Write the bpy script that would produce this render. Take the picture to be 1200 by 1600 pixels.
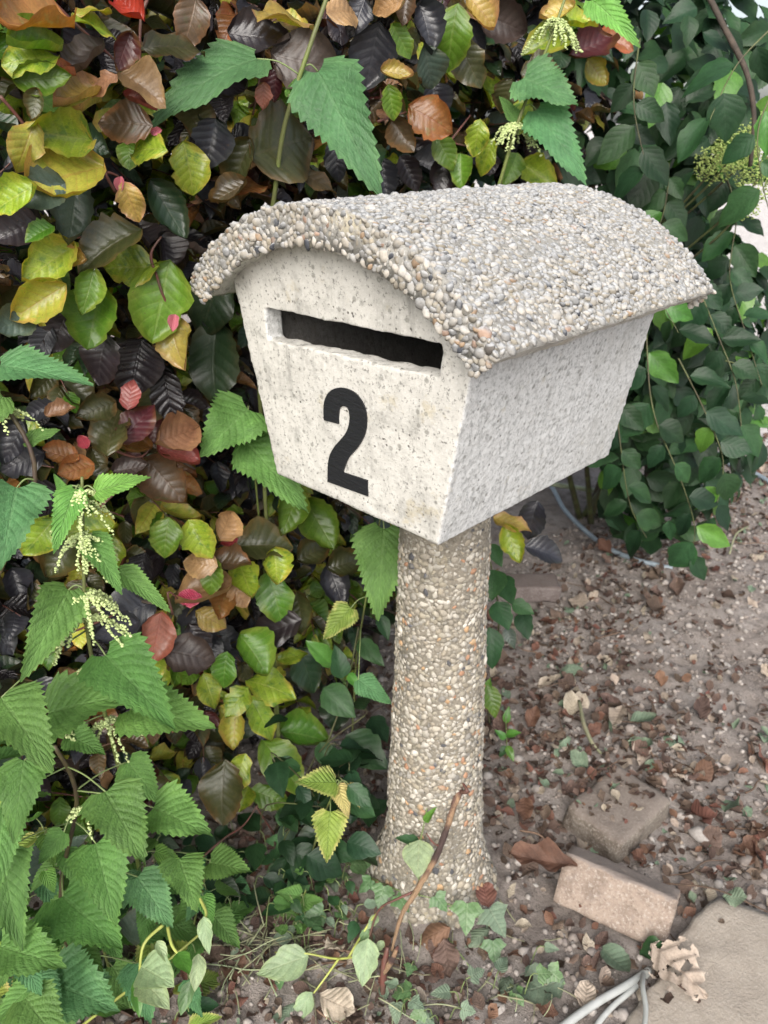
import bpy, bmesh, math, random
import numpy as np
from mathutils import Vector, Matrix, noise as mnoise

for o in list(bpy.data.objects):
    bpy.data.objects.remove(o)
scene = bpy.context.scene
COL = scene.collection
R = math.radians

# ------------------------------------------------------------------ camera
GZ = 0.87                                     # underside of the letterbox above the soil
CAM = Vector((0.6713, -0.6412, 0.4588 + GZ))
YAW, PITCH, ROLL = -0.7495, -0.461, 0.0186
FPX = 1250.0                                  # focal length in pixels of a 1200 px wide picture
_r = Vector((math.cos(YAW), -math.sin(YAW), 0))
FWD = Vector((math.sin(YAW) * math.cos(PITCH), math.cos(YAW) * math.cos(PITCH), math.sin(PITCH)))
_u = _r.cross(FWD)
RGT = _r * math.cos(ROLL) + _u * math.sin(ROLL)
UPV = _u * math.cos(ROLL) - _r * math.sin(ROLL)
cam_data = bpy.data.cameras.new('camera')
cam = bpy.data.objects.new('camera', cam_data)
COL.objects.link(cam)
cam.matrix_world = Matrix(((RGT.x, UPV.x, -FWD.x, CAM.x), (RGT.y, UPV.y, -FWD.y, CAM.y),
                           (RGT.z, UPV.z, -FWD.z, CAM.z), (0, 0, 0, 1)))
cam_data.sensor_fit = 'HORIZONTAL'
cam_data.sensor_width = 36.0
cam_data.lens = FPX / 1200 * 36.0
cam_data.clip_start = 0.02
cam_data.clip_end = 500
cam_data.dof.use_dof = True
cam_data.dof.focus_distance = 0.92
cam_data.dof.aperture_fstop = 12.0
scene.camera = cam

# ------------------------------------------------------------------ light
SUN_EL, SUN_AZ = 40.0, 146.0                  # degrees; azimuth clockwise from +Y
world = bpy.data.worlds.new('World')
scene.world = world
world.use_nodes = True
wn = world.node_tree
sky = wn.nodes.new('ShaderNodeTexSky')
sky.sky_type = 'NISHITA'
sky.sun_disc = False
sky.sun_elevation = R(SUN_EL)
sky.sun_rotation = R(SUN_AZ)
sky.air_density = 1.0
sky.dust_density = 3.0
sky.ozone_density = 1.0
wn.nodes['Background'].inputs['Strength'].default_value = 0.085
hsv = wn.nodes.new('ShaderNodeHueSaturation')   # thin cloud: a paler sky
hsv.inputs['Saturation'].default_value = 0.5
wn.links.new(sky.outputs[0], hsv.inputs['Color'])
wn.links.new(hsv.outputs[0], wn.nodes['Background'].inputs['Color'])
sun_data = bpy.data.lights.new('sun', 'SUN')
sun_data.energy = 1.5
sun_data.angle = R(50)
sun_data.color = (1.0, 0.955, 0.885)
sun = bpy.data.objects.new('sun', sun_data)
COL.objects.link(sun)
_sd = Vector((math.sin(R(SUN_AZ)) * math.cos(R(SUN_EL)), math.cos(R(SUN_AZ)) * math.cos(R(SUN_EL)), math.sin(R(SUN_EL))))
sun.rotation_euler = (-_sd).to_track_quat('-Z', 'Y').to_euler()
sun.location = _sd * 6
scene.view_settings.view_transform = 'Standard'
scene.view_settings.look = 'None'
scene.view_settings.gamma = 1.0
scene.view_settings.exposure = 1.38
scene.render.engine = 'CYCLES'
scene.cycles.use_denoising = True
scene.cycles.adaptive_threshold = 0.03
scene.cycles.max_bounces = 4
scene.cycles.diffuse_bounces = 3
scene.cycles.glossy_bounces = 2
scene.cycles.caustics_reflective = False
scene.cycles.caustics_refractive = False
scene.cycles.use_light_tree = False
scene.cycles.transparent_max_bounces = 4
scene.cycles.transmission_bounces = 3

# ------------------------------------------------------------------ helpers
def ray(px, py):
    return FWD + RGT * ((px - 600) / FPX) + UPV * (-(py - 800) / FPX)

def at(px, py, t):                            # point seen at a photo pixel, t metres deep
    return CAM + ray(px, py) * t

def project(p):
    q = Vector(p) - CAM
    d = q.dot(FWD)
    if d < 0.05:
        return None
    return (600 + FPX * q.dot(RGT) / d, 800 - FPX * q.dot(UPV) / d, d)

def hit_x(px, py, x):
    d = ray(px, py)
    return (x - CAM.x) / d.x

def hit_z(px, py, z):
    d = ray(px, py)
    return CAM + d * ((z - CAM.z) / d.z)

def tag(o, label=None, cat=None, group=None, kind=None):
    if label: o['label'] = label
    if cat: o['category'] = cat
    if group: o['group'] = group
    if kind: o['kind'] = kind
    return o

def empty(name, loc, label, cat, group=None):
    o = bpy.data.objects.new(name, None)
    o.empty_display_size = 0.05
    COL.objects.link(o)
    o.location = loc
    tag(o, label, cat, group)
    return o

def link(name, mesh, parent=None, matrix=None):
    o = bpy.data.objects.new(name, mesh)
    COL.objects.link(o)
    M = matrix if matrix is not None else Matrix.Identity(4)
    if parent is not None:
        o.parent = parent
        o.matrix_parent_inverse = Matrix.Identity(4)
        base = Matrix.Translation(parent.location)
        p = parent.parent
        while p is not None:
            base = Matrix.Translation(p.location) @ base
            p = p.parent
        o.matrix_local = base.inverted() @ M
    else:
        o.matrix_world = M
    return o

def mesh_from(name, V, F, mats=(), mi=None, uv=None, rnd=None, smooth=True):
    me = bpy.data.meshes.new(name)
    V = np.asarray(V, dtype=np.float32)
    if isinstance(F, np.ndarray) and F.ndim == 2:
        n, k = F.shape
        me.vertices.add(len(V)); me.vertices.foreach_set('co', V.ravel())
        me.loops.add(n * k); me.loops.foreach_set('vertex_index', F.ravel().astype(np.int32))
        me.polygons.add(n)
        me.polygons.foreach_set('loop_start', np.arange(0, n * k, k, dtype=np.int32))
        me.update(calc_edges=True)
    else:
        me.from_pydata([tuple(map(float, v)) for v in V], [], [tuple(map(int, f)) for f in F])
    for m in mats: me.materials.append(m)
    if mi is not None: me.polygons.foreach_set('material_index', np.asarray(mi, dtype=np.int32))
    if uv is not None:
        lay = me.uv_layers.new(name='UVMap')
        li = np.zeros(len(me.loops), dtype=np.int32); me.loops.foreach_get('vertex_index', li)
        lay.data.foreach_set('uv', np.asarray(uv, dtype=np.float32)[li].ravel())
    if rnd is not None:
        a = me.attributes.new('rnd', 'FLOAT', 'POINT')
        a.data.foreach_set('value', np.asarray(rnd, dtype=np.float32))
    if smooth: me.polygons.foreach_set('use_smooth', np.ones(len(me.polygons), dtype=bool))
    me.update()
    return me

class Pile:                                   # many small quads/tris meshes joined into one stuff mesh
    def __init__(s): s.V = []; s.F = []; s.U = []; s.R = []; s.M = []; s.n = 0
    def add(s, V, F, uv, rnd, mi, M):
        A = np.array(M)
        W = V @ A[:3, :3].T + A[:3, 3]
        s.V.append(W); s.F.append(F + s.n); s.U.append(uv if uv is not None else np.zeros((len(V), 2)))
        s.R.append(np.full(len(V), rnd)); s.M.append(np.full(len(F), mi)); s.n += len(V)
    def build(s, name, mats, parent=None):
        me = mesh_from(name, np.concatenate(s.V), np.concatenate(s.F), mats, np.concatenate(s.M), np.concatenate(s.U), np.concatenate(s.R))
        if parent is not None:
            me.transform(Matrix.Translation(-parent.location)); o = bpy.data.objects.new(name, me); COL.objects.link(o); o.parent = parent
        else:
            o = link(name, me)
        return o

def catmull(pts, n=6, closed=False):
    pts = [Vector(p) for p in pts]
    out = []
    m = len(pts)
    for i in range(m - 1):
        p0 = pts[max(i - 1, 0)]; p1 = pts[i]; p2 = pts[i + 1]; p3 = pts[min(i + 2, m - 1)]
        for k in range(n):
            t = k / n
            out.append(0.5 * ((2 * p1) + (p2 - p0) * t + (2 * p0 - 5 * p1 + 4 * p2 - p3) * t * t + (3 * p1 - p0 - 3 * p2 + p3) * t ** 3))
    out.append(pts[-1])
    return out

def tube_arrays(pts, rad, seg=7, sub=5, wob=0.0, seed=0):
    pts = [Vector(p) for p in pts]
    path = catmull(pts, sub) if sub > 1 else pts
    n = len(path)
    rads = [rad] * n if not hasattr(rad, '__len__') else list(np.interp(np.linspace(0, 1, n), np.linspace(0, 1, len(rad)), rad))
    rg = random.Random(seed)
    V = []; F = []; uv = []
    ref = Vector((0.31, 0.77, 0.55)).normalized()
    for i, p in enumerate(path):
        d = (path[min(i + 1, n - 1)] - path[max(i - 1, 0)]).normalized()
        a = d.cross(ref)
        if a.length < 1e-3: a = d.cross(Vector((1, 0, 0)))
        a.normalize(); b = d.cross(a)
        for k in range(seg):
            an = 2 * math.pi * k / seg
            r = rads[i] * (1 + wob * rg.uniform(-1, 1))
            V.append(p + (a * math.cos(an) + b * math.sin(an)) * r); uv.append((k / seg, i / n))
    for i in range(n - 1):
        for k in range(seg):
            F.append((i * seg + k, i * seg + (k + 1) % seg, (i + 1) * seg + (k + 1) % seg, (i + 1) * seg + k))
    e0 = len(V); V.append(path[0]); uv.append((0, 0)); e1 = len(V); V.append(path[-1]); uv.append((0, 1))
    for k in range(seg):
        F.append((e0, (k + 1) % seg, k, k)); F.append((e1, (n - 1) * seg + k, (n - 1) * seg + (k + 1) % seg, (n - 1) * seg + (k + 1) % seg))
    F4 = [f if f[2] != f[3] else f[:3] for f in F]
    return np.array([tuple(v) for v in V]), F4, np.array(uv)

def tube(name, pts, rad, mat, parent=None, seg=7, sub=5, wob=0.0, seed=0):
    V, F, uv = tube_arrays(pts, rad, seg, sub, wob, seed)
    org = parent.location.copy() if parent is not None else Vector(pts[0])
    me = mesh_from(name, V - np.array(org), F, [mat], uv=uv)
    o = bpy.data.objects.new(name, me); COL.objects.link(o)
    if parent is not None: o.parent = parent
    else: o.location = org
    return o

# ------------------------------------------------------------------ materials
def newmat(name):
    m = bpy.data.materials.new(name); m.use_nodes = True
    nt = m.node_tree; nt.nodes.clear()
    out = nt.nodes.new('ShaderNodeOutputMaterial')
    return m, nt, out

def nd(nt, t, ins=None, **props):
    n = nt.nodes.new('ShaderNode' + t)
    for k, v in props.items(): setattr(n, k, v)
    for k, v in (ins or {}).items():
        s = n.inputs[k]
        if hasattr(v, 'is_output'): nt.links.new(v, s)
        else: s.default_value = v
    return n

def mth(nt, op, a, b=None, c=None, clamp=False):
    n = nt.nodes.new('ShaderNodeMath'); n.operation = op; n.use_clamp = clamp
    for i, v in enumerate((a, b, c)):
        if v is None: continue
        if hasattr(v, 'is_output'): nt.links.new(v, n.inputs[i])
        else: n.inputs[i].default_value = v
    return n.outputs[0]

def mixc(nt, f, a, b, mode='MIX'):
    n = nt.nodes.new('ShaderNodeMix'); n.data_type = 'RGBA'; n.blend_type = mode
    for i, v in ((0, f), (6, a), (7, b)):
        if hasattr(v, 'is_output'): nt.links.new(v, n.inputs[i])
        else: n.inputs[i].default_value = v if i == 0 else (tuple(v) + (1.0,))[:4]
    return n.outputs[2]

def smooth(nt, v, a, b, lo=0.0, hi=1.0):
    n = nd(nt, 'MapRange', {0: v, 1: a, 2: b, 3: lo, 4: hi}); n.interpolation_type = 'SMOOTHSTEP'
    return n.outputs[0]

def rnd_socket(nt):
    a = nd(nt, 'Attribute', attribute_name='rnd')
    oi = nd(nt, 'ObjectInfo')
    return mth(nt, 'FRACT', mth(nt, 'ADD', a.outputs['Fac'], oi.outputs['Random']))

def noise(nt, vec, scale, detail=4, rough=0.55, w=None):
    n = nd(nt, 'TexNoise', {'Scale': scale, 'Detail': detail, 'Roughness': rough})
    if w is not None:
        cz = nd(nt, 'CombineXYZ', {2: w})
        va = nt.nodes.new('ShaderNodeVectorMath'); va.operation = 'ADD'
        nt.links.new(vec, va.inputs[0]); nt.links.new(cz.outputs[0], va.inputs[1]); vec = va.outputs[0]
    if vec is not None: nt.links.new(vec, n.inputs['Vector'])
    return n.outputs['Fac']

def bump(nt, h, strength, dist=0.001, normal=None):
    ins = {'Height': h, 'Strength': strength, 'Distance': dist}
    if normal is not None: ins['Normal'] = normal
    return nd(nt, 'Bump', ins).outputs[0]

def principled(nt, out, col, rough, nrm=None, spec=0.5, link_out=True, **extra):
    ins = {'Base Color': col if hasattr(col, 'is_output') else (tuple(col) + (1.0,))[:4], 'Roughness': rough, 'Specular IOR Level': spec}
    if nrm is not None: ins['Normal'] = nrm
    ins.update(extra)
    b = nd(nt, 'BsdfPrincipled', ins)
    if link_out: nt.links.new(b.outputs[0], out.inputs['Surface'])
    return b.outputs[0]

def leaf_mat(name, inner, outer, vein, nv=7.0, slant=0.22, rough=0.31, trans=0.28, e0=0.45, e1=1.05, var=0.22, hue=0.03,
             bumps=0.3, fine=0.3, blotch=None, blotch_at=0.62, spec=0.6, veinmix=0.32, specks=True):
    m, nt, out = newmat(name)
    tc = nd(nt, 'TexCoord')
    sx = nd(nt, 'SeparateXYZ', {0: tc.outputs['UV']})
    ux, uy = sx.outputs[0], sx.outputs[1]
    au = mth(nt, 'ABSOLUTE', mth(nt, 'MULTIPLY_ADD', ux, 2.0, -1.0))
    rn = rnd_socket(nt)
    w = mth(nt, 'MULTIPLY', rn, 53.0)
    n1 = noise(nt, tc.outputs['UV'], 3.2, 3, 0.6, w)
    n2 = noise(nt, tc.outputs['UV'], 26.0, 2, 0.6, w)
    e = mth(nt, 'MULTIPLY', au, 0.72)
    e = mth(nt, 'MULTIPLY_ADD', mth(nt, 'ABSOLUTE', mth(nt, 'SUBTRACT', uy, 0.42)), 0.55, e)
    e = mth(nt, 'MULTIPLY_ADD', mth(nt, 'SUBTRACT', n1, 0.5), 1.1, e)
    ef = smooth(nt, e, e0, e1)
    col = mixc(nt, ef, inner, outer)
    if blotch is not None:
        col = mixc(nt, smooth(nt, noise(nt, tc.outputs['UV'], 5.0, 5, 0.65, mth(nt, 'ADD', w, 9.0)), blotch_at - 0.06, blotch_at + 0.08), col, blotch)
    t = mth(nt, 'MULTIPLY', mth(nt, 'SUBTRACT', uy, mth(nt, 'MULTIPLY', au, slant)), nv)
    d = mth(nt, 'ABSOLUTE', mth(nt, 'SUBTRACT', mth(nt, 'FRACT', mth(nt, 'ADD', t, 10.0)), 0.5))
    lat = smooth(nt, d, 0.03, 0.10, 1.0, 0.0)
    mid = smooth(nt, au, 0.025, 0.07, 1.0, 0.0)
    vm = mth(nt, 'MAXIMUM', mth(nt, 'MULTIPLY', lat, 0.7), mid)
    col = mixc(nt, mth(nt, 'MULTIPLY', vm, veinmix), col, vein)
    col = mixc(nt, 0.35, col, nd(nt, 'MapRange', {0: n2, 1: 0.3, 2: 0.7, 3: 0.45, 4: 1.35}).outputs[0], 'MULTIPLY')
    col = mixc(nt, 0.6, col, nd(nt, 'MapRange', {0: n1, 1: 0.3, 2: 0.7, 3: 0.62, 4: 1.3}).outputs[0], 'MULTIPLY')
    hs = nd(nt, 'HueSaturation', {'Color': col,
            'Value': mth(nt, 'MULTIPLY_ADD', rn, 2 * var, 1.0 - var),
            'Hue': mth(nt, 'MULTIPLY_ADD', mth(nt, 'FRACT', mth(nt, 'MULTIPLY', rn, 7.31)), hue, 0.5 - hue / 2)})
    col = hs.outputs[0]
    if specks: col = mixc(nt, smooth(nt, n2, .66, .72, 0, .65), col, (.10, .055, .025))
    h = mth(nt, 'ADD', smooth(nt, d, 0.0, 0.4), mth(nt, 'MULTIPLY', n2, fine * 2))
    h = mth(nt, 'SUBTRACT', h, mth(nt, 'MULTIPLY', mid, 0.8))
    nb = bump(nt, h, bumps, 0.0014)
    p = principled(nt, out, col, nd(nt, 'MapRange', {0: n1, 3: rough - 0.08, 4: rough + 0.15}).outputs[0], nb, spec, link_out=False)
    tcx = nd(nt, 'HueSaturation', {'Color': col, 'Saturation': 1.15, 'Value': 1.25})
    tr = nd(nt, 'BsdfTranslucent', {'Color': tcx.outputs[0], 'Normal': nb})
    mx = nd(nt, 'MixShader', {0: trans, 1: p, 2: tr.outputs[0]})
    nt.links.new(mx.outputs[0], out.inputs['Surface'])
    return m

LM = {}
def L_(k, *a, **kw): LM[k] = leaf_mat('leaf_' + k, *a, **kw)
L_('yellow', (0.414, 0.414, 0.0575), (0.483, 0.3105, 0.0805), (0.414, 0.1955, 0.0575), blotch=(.30, .36, .05), blotch_at=.58)
L_('yg', (0.264, 0.372, 0.0336), (0.432, 0.36, 0.06), (0.456, 0.48, 0.12), blotch=(.13, .24, .03), blotch_at=.57)
L_('green', (0.09775, 0.2185, 0.0207), (0.1725, 0.23, 0.0345), (0.23, 0.322, 0.0805), rough=.36)
L_('dkgreen', (0.0221, 0.0527, 0.0221), (0.03825, 0.04675, 0.0187), (0.0595, 0.085, 0.0425), rough=.34, trans=.18)
L_('greygreen', (0.06375, 0.09775, 0.07225), (0.0765, 0.085, 0.051), (0.102, 0.136, 0.0935), rough=.4, trans=.2)
L_('olive', (0.0585, 0.063, 0.0216), (0.126, 0.072, 0.0225), (0.108, 0.09, 0.045), trans=.22)
L_('bronze', (0.09, 0.062, 0.032), (0.17, 0.085, 0.028), (0.17, 0.105, 0.055), trans=.22, blotch=(.07, .07, .03))
L_('orange', (.29, .125, .04), (.36, .13, .045), (.24, .06, .03), blotch=(.26, .19, .07), trans=.25)
L_('salmon', (.34, .12, .085), (.32, .085, .06), (.34, .06, .05), trans=.25)
L_('red', (.46, .045, .03), (.38, .03, .03), (.30, .02, .02), trans=.35)
L_('pink', (.50, .055, .11), (.55, .16, .18), (.62, .25, .28), nv=12, trans=.2, bumps=.9)
L_('tan', (.32, .18, .095), (.36, .21, .10), (.23, .11, .05), trans=.2)
L_('gold', (0.4644, 0.3348, 0.081), (0.486, 0.2592, 0.1404), (0.3672, 0.1836, 0.0864), blotch=(.40, .34, .12))
L_('purple', (0.024, 0.018, 0.021), (0.032, 0.022, 0.02), (0.05, 0.04, 0.042), rough=.28, trans=.10)
L_('slate', (0.03024, 0.03024, 0.03888), (0.0324, 0.036, 0.036), (0.054, 0.054, 0.0612), rough=.30, trans=.10)
L_('black', (0.01445, 0.0119, 0.01445), (0.0187, 0.0153, 0.0153), (0.02975, 0.0255, 0.02805), rough=.26, trans=.06, bumps=.9)
L_('maroon', (.065, .014, .016), (.09, .04, .015), (.12, .03, .03), rough=.36, trans=.18)
L_('mauve', (0.06, 0.042, 0.036), (0.058, 0.038, 0.03), (0.085, 0.06, 0.05), rough=.42, trans=.12)
L_('nettle', (0.1092, 0.23, 0.0575), (0.1323, 0.2587, 0.06325), (0.184, 0.322, 0.1092), nv=9, slant=.30, rough=.55, trans=.26, bumps=.6, fine=1.1, var=.16, hue=.02, spec=.3, specks=False)
L_('nettle_blue', (0.0858, 0.209, 0.0825), (0.1045, 0.231, 0.0858), (0.154, 0.297, 0.132), nv=9, slant=.30, rough=.5, trans=.22, bumps=.6, fine=1.1, var=.14, hue=.02, spec=.35, specks=False)
L_('nettle_lime', (.26, .36, .06), (.55, .52, .17), (.22, .36, .09), nv=9, slant=.30, rough=.55, trans=.3, bumps=.9, e0=.5, e1=.95)
L_('nettle_cream', (.66, .55, .22), (.62, .48, .22), (.55, .50, .20), nv=9, slant=.30, rough=.6, trans=.3, bumps=.9)
L_('nettle_young', (.16, .36, .07), (.20, .40, .08), (.26, .44, .14), nv=9, slant=.30, rough=.5, trans=.3, bumps=.9, specks=False)
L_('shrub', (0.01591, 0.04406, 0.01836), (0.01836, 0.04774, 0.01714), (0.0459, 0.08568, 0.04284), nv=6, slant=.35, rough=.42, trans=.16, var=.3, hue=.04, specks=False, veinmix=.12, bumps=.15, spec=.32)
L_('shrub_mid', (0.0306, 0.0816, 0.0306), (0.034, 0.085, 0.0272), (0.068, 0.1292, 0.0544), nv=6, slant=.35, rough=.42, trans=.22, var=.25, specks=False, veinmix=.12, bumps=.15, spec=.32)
L_('shrub_bright', (.095, .24, .04), (.11, .25, .04), (.18, .32, .09), nv=6, slant=.35, rough=.36, trans=.3, var=.2, specks=False, veinmix=.12, bumps=.15)  # brightest of the shrub leaf greens, shared by seedlings and sprigs
L_('pale', (.30, .40, .22), (.33, .42, .20), (.42, .48, .27), nv=5, slant=.4, rough=.5, trans=.25, var=.12, bumps=.4, specks=False)
L_('ivy', (0.09, 0.171, 0.0675), (0.108, 0.198, 0.072), (0.216, 0.297, 0.162), nv=4, slant=.5, rough=.42, trans=.2, specks=False)
L_('dead', (.115, .080, .064), (.15, .105, .085), (.075, .05, .038), rough=.7, trans=.1, var=.4, hue=.03, bumps=.5, blotch=(.22, .15, .11), spec=.2)
L_('deadred', (.165, .085, .060), (.20, .11, .08), (.10, .05, .036), rough=.6, trans=.1, var=.3, bumps=.5, spec=.25)
L_('deadpale', (.36, .30, .24), (.42, .36, .295), (.27, .215, .165), rough=.75, trans=.12, var=.3, bumps=.6, spec=.2)
L_('deadgreen', (.16, .22, .15), (.20, .24, .17), (.25, .28, .2), rough=.6, trans=.12, var=.25, bumps=.5, spec=.25)

def plain_mat(name, col, rough=.6, var=.12, nscale=60, bumps=.4, dist=.001, col2=None, spec=.4, hue=0.0):
    m, nt, out = newmat(name)
    tc = nd(nt, 'TexCoord'); rn = rnd_socket(nt)
    n = noise(nt, tc.outputs['Object'], nscale, 5, .6)
    c = mixc(nt, smooth(nt, n, .35, .65), col, col2 if col2 else tuple(x * .7 for x in col))
    hs = nd(nt, 'HueSaturation', {'Color': c, 'Value': mth(nt, 'MULTIPLY_ADD', rn, 2 * var, 1 - var),
                                  'Hue': mth(nt, 'MULTIPLY_ADD', rn, hue, .5 - hue / 2)})
    principled(nt, out, hs.outputs[0], rough, bump(nt, n, bumps, dist), spec)
    return m

M = {}
M['nettle_stem'] = plain_mat('nettle_stem', (.16, .20, .055), .5, col2=(.12, .13, .05), nscale=25)
M['nettle_stem_dark'] = plain_mat('nettle_stem_dark', (.055, .035, .03), .5, col2=(.09, .075, .03), nscale=20)
M['petiole'] = plain_mat('petiole', (.20, .26, .10), .5, nscale=30)
M['petiole_yellow'] = plain_mat('petiole_yellow', (.42, .46, .12), .45, nscale=30)
M['catkin'] = plain_mat('catkin', (.50, .58, .28), .8, var=.25, nscale=300, col2=(.40, .48, .20))
M['flower'] = plain_mat('flower', (.42, .50, .17), .8, var=.35, nscale=200, col2=(.30, .40, .10), hue=.03)
M['twig_red'] = plain_mat('twig_red', (.14, .05, .04), .5, col2=(.10, .06, .045), nscale=40)
M['bark'] = plain_mat('bark', (.085, .065, .05), .85, nscale=45, bumps=.9, dist=.003, col2=(.05, .04, .032))
M['shrub_stem'] = plain_mat('shrub_stem', (.11, .13, .05), .6, nscale=30, col2=(.07, .06, .035))
M['cable'] = plain_mat('cable', (.42, .43, .42), .45, nscale=18, col2=(.33, .34, .32), bumps=.15)
M['cable_blue'] = plain_mat('cable_blue', (.30, .36, .40), .45, nscale=18, col2=(.24, .29, .33), bumps=.15)
M['cable_green'] = plain_mat('cable_green', (.40, .45, .30), .5, nscale=18, col2=(.32, .36, .24), bumps=.15)
M['twig'] = plain_mat('twig', (.17, .11, .075), .8, var=.4, nscale=60, col2=(.10, .065, .045), bumps=.8)
M['straw'] = plain_mat('straw', (.34, .33, .20), .75, var=.35, nscale=60, col2=(.22, .25, .15), hue=.06)
M['grass'] = plain_mat('grass', (.13, .20, .10), .6, var=.35, nscale=60, col2=(.19, .24, .14), hue=.05)
M['bud'] = plain_mat('bud', (.62, .24, .26), .6, nscale=400, col2=(.46, .09, .14), bumps=.8)

# stone palette, picked per stone by its random number
def stone_mat(name, stops, rough=.65, speck=.35, lichen=None, nscale=220, weather=False, gain=1.0):
    m, nt, out = newmat(name)
    tc = nd(nt, 'TexCoord'); rn = rnd_socket(nt)
    cr = nd(nt, 'ValToRGB', {0: rn}); cr.color_ramp.interpolation = 'CONSTANT'
    el = cr.color_ramp.elements
    while len(el) < len(stops): el.new(0.5)
    for e_, (pos, c) in zip(el, stops): e_.position = pos; e_.color = tuple(c) + (1,)
    geo = nd(nt, 'NewGeometry')
    n = noise(nt, geo.outputs['Position'], nscale, 5, .65)
    n2 = noise(nt, geo.outputs['Position'], nscale * .22, 3, .6)
    c = mixc(nt, speck, cr.outputs[0], nd(nt, 'MapRange', {0: n, 1: .3, 2: .7, 3: .35, 4: 1.35}).outputs[0], 'MULTIPLY')
    hv = nd(nt, 'HueSaturation', {'Color': c, 'Value': mth(nt, 'MULTIPLY_ADD', mth(nt, 'FRACT', mth(nt, 'MULTIPLY', rn, 17.7)), .5 * gain, .75 * gain)})
    c = hv.outputs[0]
    if lichen is not None:
        c = mixc(nt, smooth(nt, n2, lichen[3], lichen[3] + .16, 0, lichen[4]), c, lichen[:3])
    if weather:
        sn = nd(nt, 'SeparateXYZ', {0: geo.outputs['Normal']})
        n3 = noise(nt, geo.outputs['Position'], 45, 4, .6)
        f = mth(nt, 'MULTIPLY', smooth(nt, sn.outputs[2], .25, .8), smooth(nt, n3, .25, .55, .45, .85))
        c = mixc(nt, f, c, mixc(nt, smooth(nt, n, .42, .62), (.43, .435, .44), (.19, .195, .20)))
    principled(nt, out, c, rough, bump(nt, n, .5, .0008), .35)
    return m

M['pebble'] = stone_mat('pebble', [(0, (.44, .40, .34)), (.17, (.50, .46, .40)), (.34, (.36, .325, .265)), (.46, (.31, .30, .285)),
                                   (.60, (.54, .51, .46)), (.76, (.40, .35, .27)), (.86, (.22, .22, .22)), (.92, (.38, .27, .18)),
                                   (.95, (.42, .29, .22)), (.965, (.08, .085, .10)), (.985, (.15, .135, .12))],
                        rough=.8, lichen=(.34, .34, .33, .48, .6), weather=True, gain=.80)
M['pebble_post'] = stone_mat('pebble_post', [(0, (.41, .37, .305)), (.2, (.47, .435, .375)), (.42, (.33, .295, .24)), (.58, (.53, .495, .435)),
                                   (.74, (.36, .315, .245)), (.86, (.30, .28, .25)), (.92, (.46, .30, .17)), (.95, (.12, .12, .13)), (.975, (.42, .24, .15))],
                        rough=.7, lichen=(.30, .275, .21, .50, .6), gain=.86)
M['gravel'] = stone_mat('gravel', [(0, (.24, .21, .19)), (.25, (.31, .285, .265)), (.5, (.18, .155, .14)), (.75, (.33, .31, .29)), (.9, (.24, .18, .15)), (.975, (.44, .42, .40))], rough=.8)
M['clod'] = stone_mat('clod', [(0, (.27, .232, .208)), (.3, (.33, .295, .27)), (.6, (.21, .178, .158)), (.85, (.38, .345, .318))], rough=.95)

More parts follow.
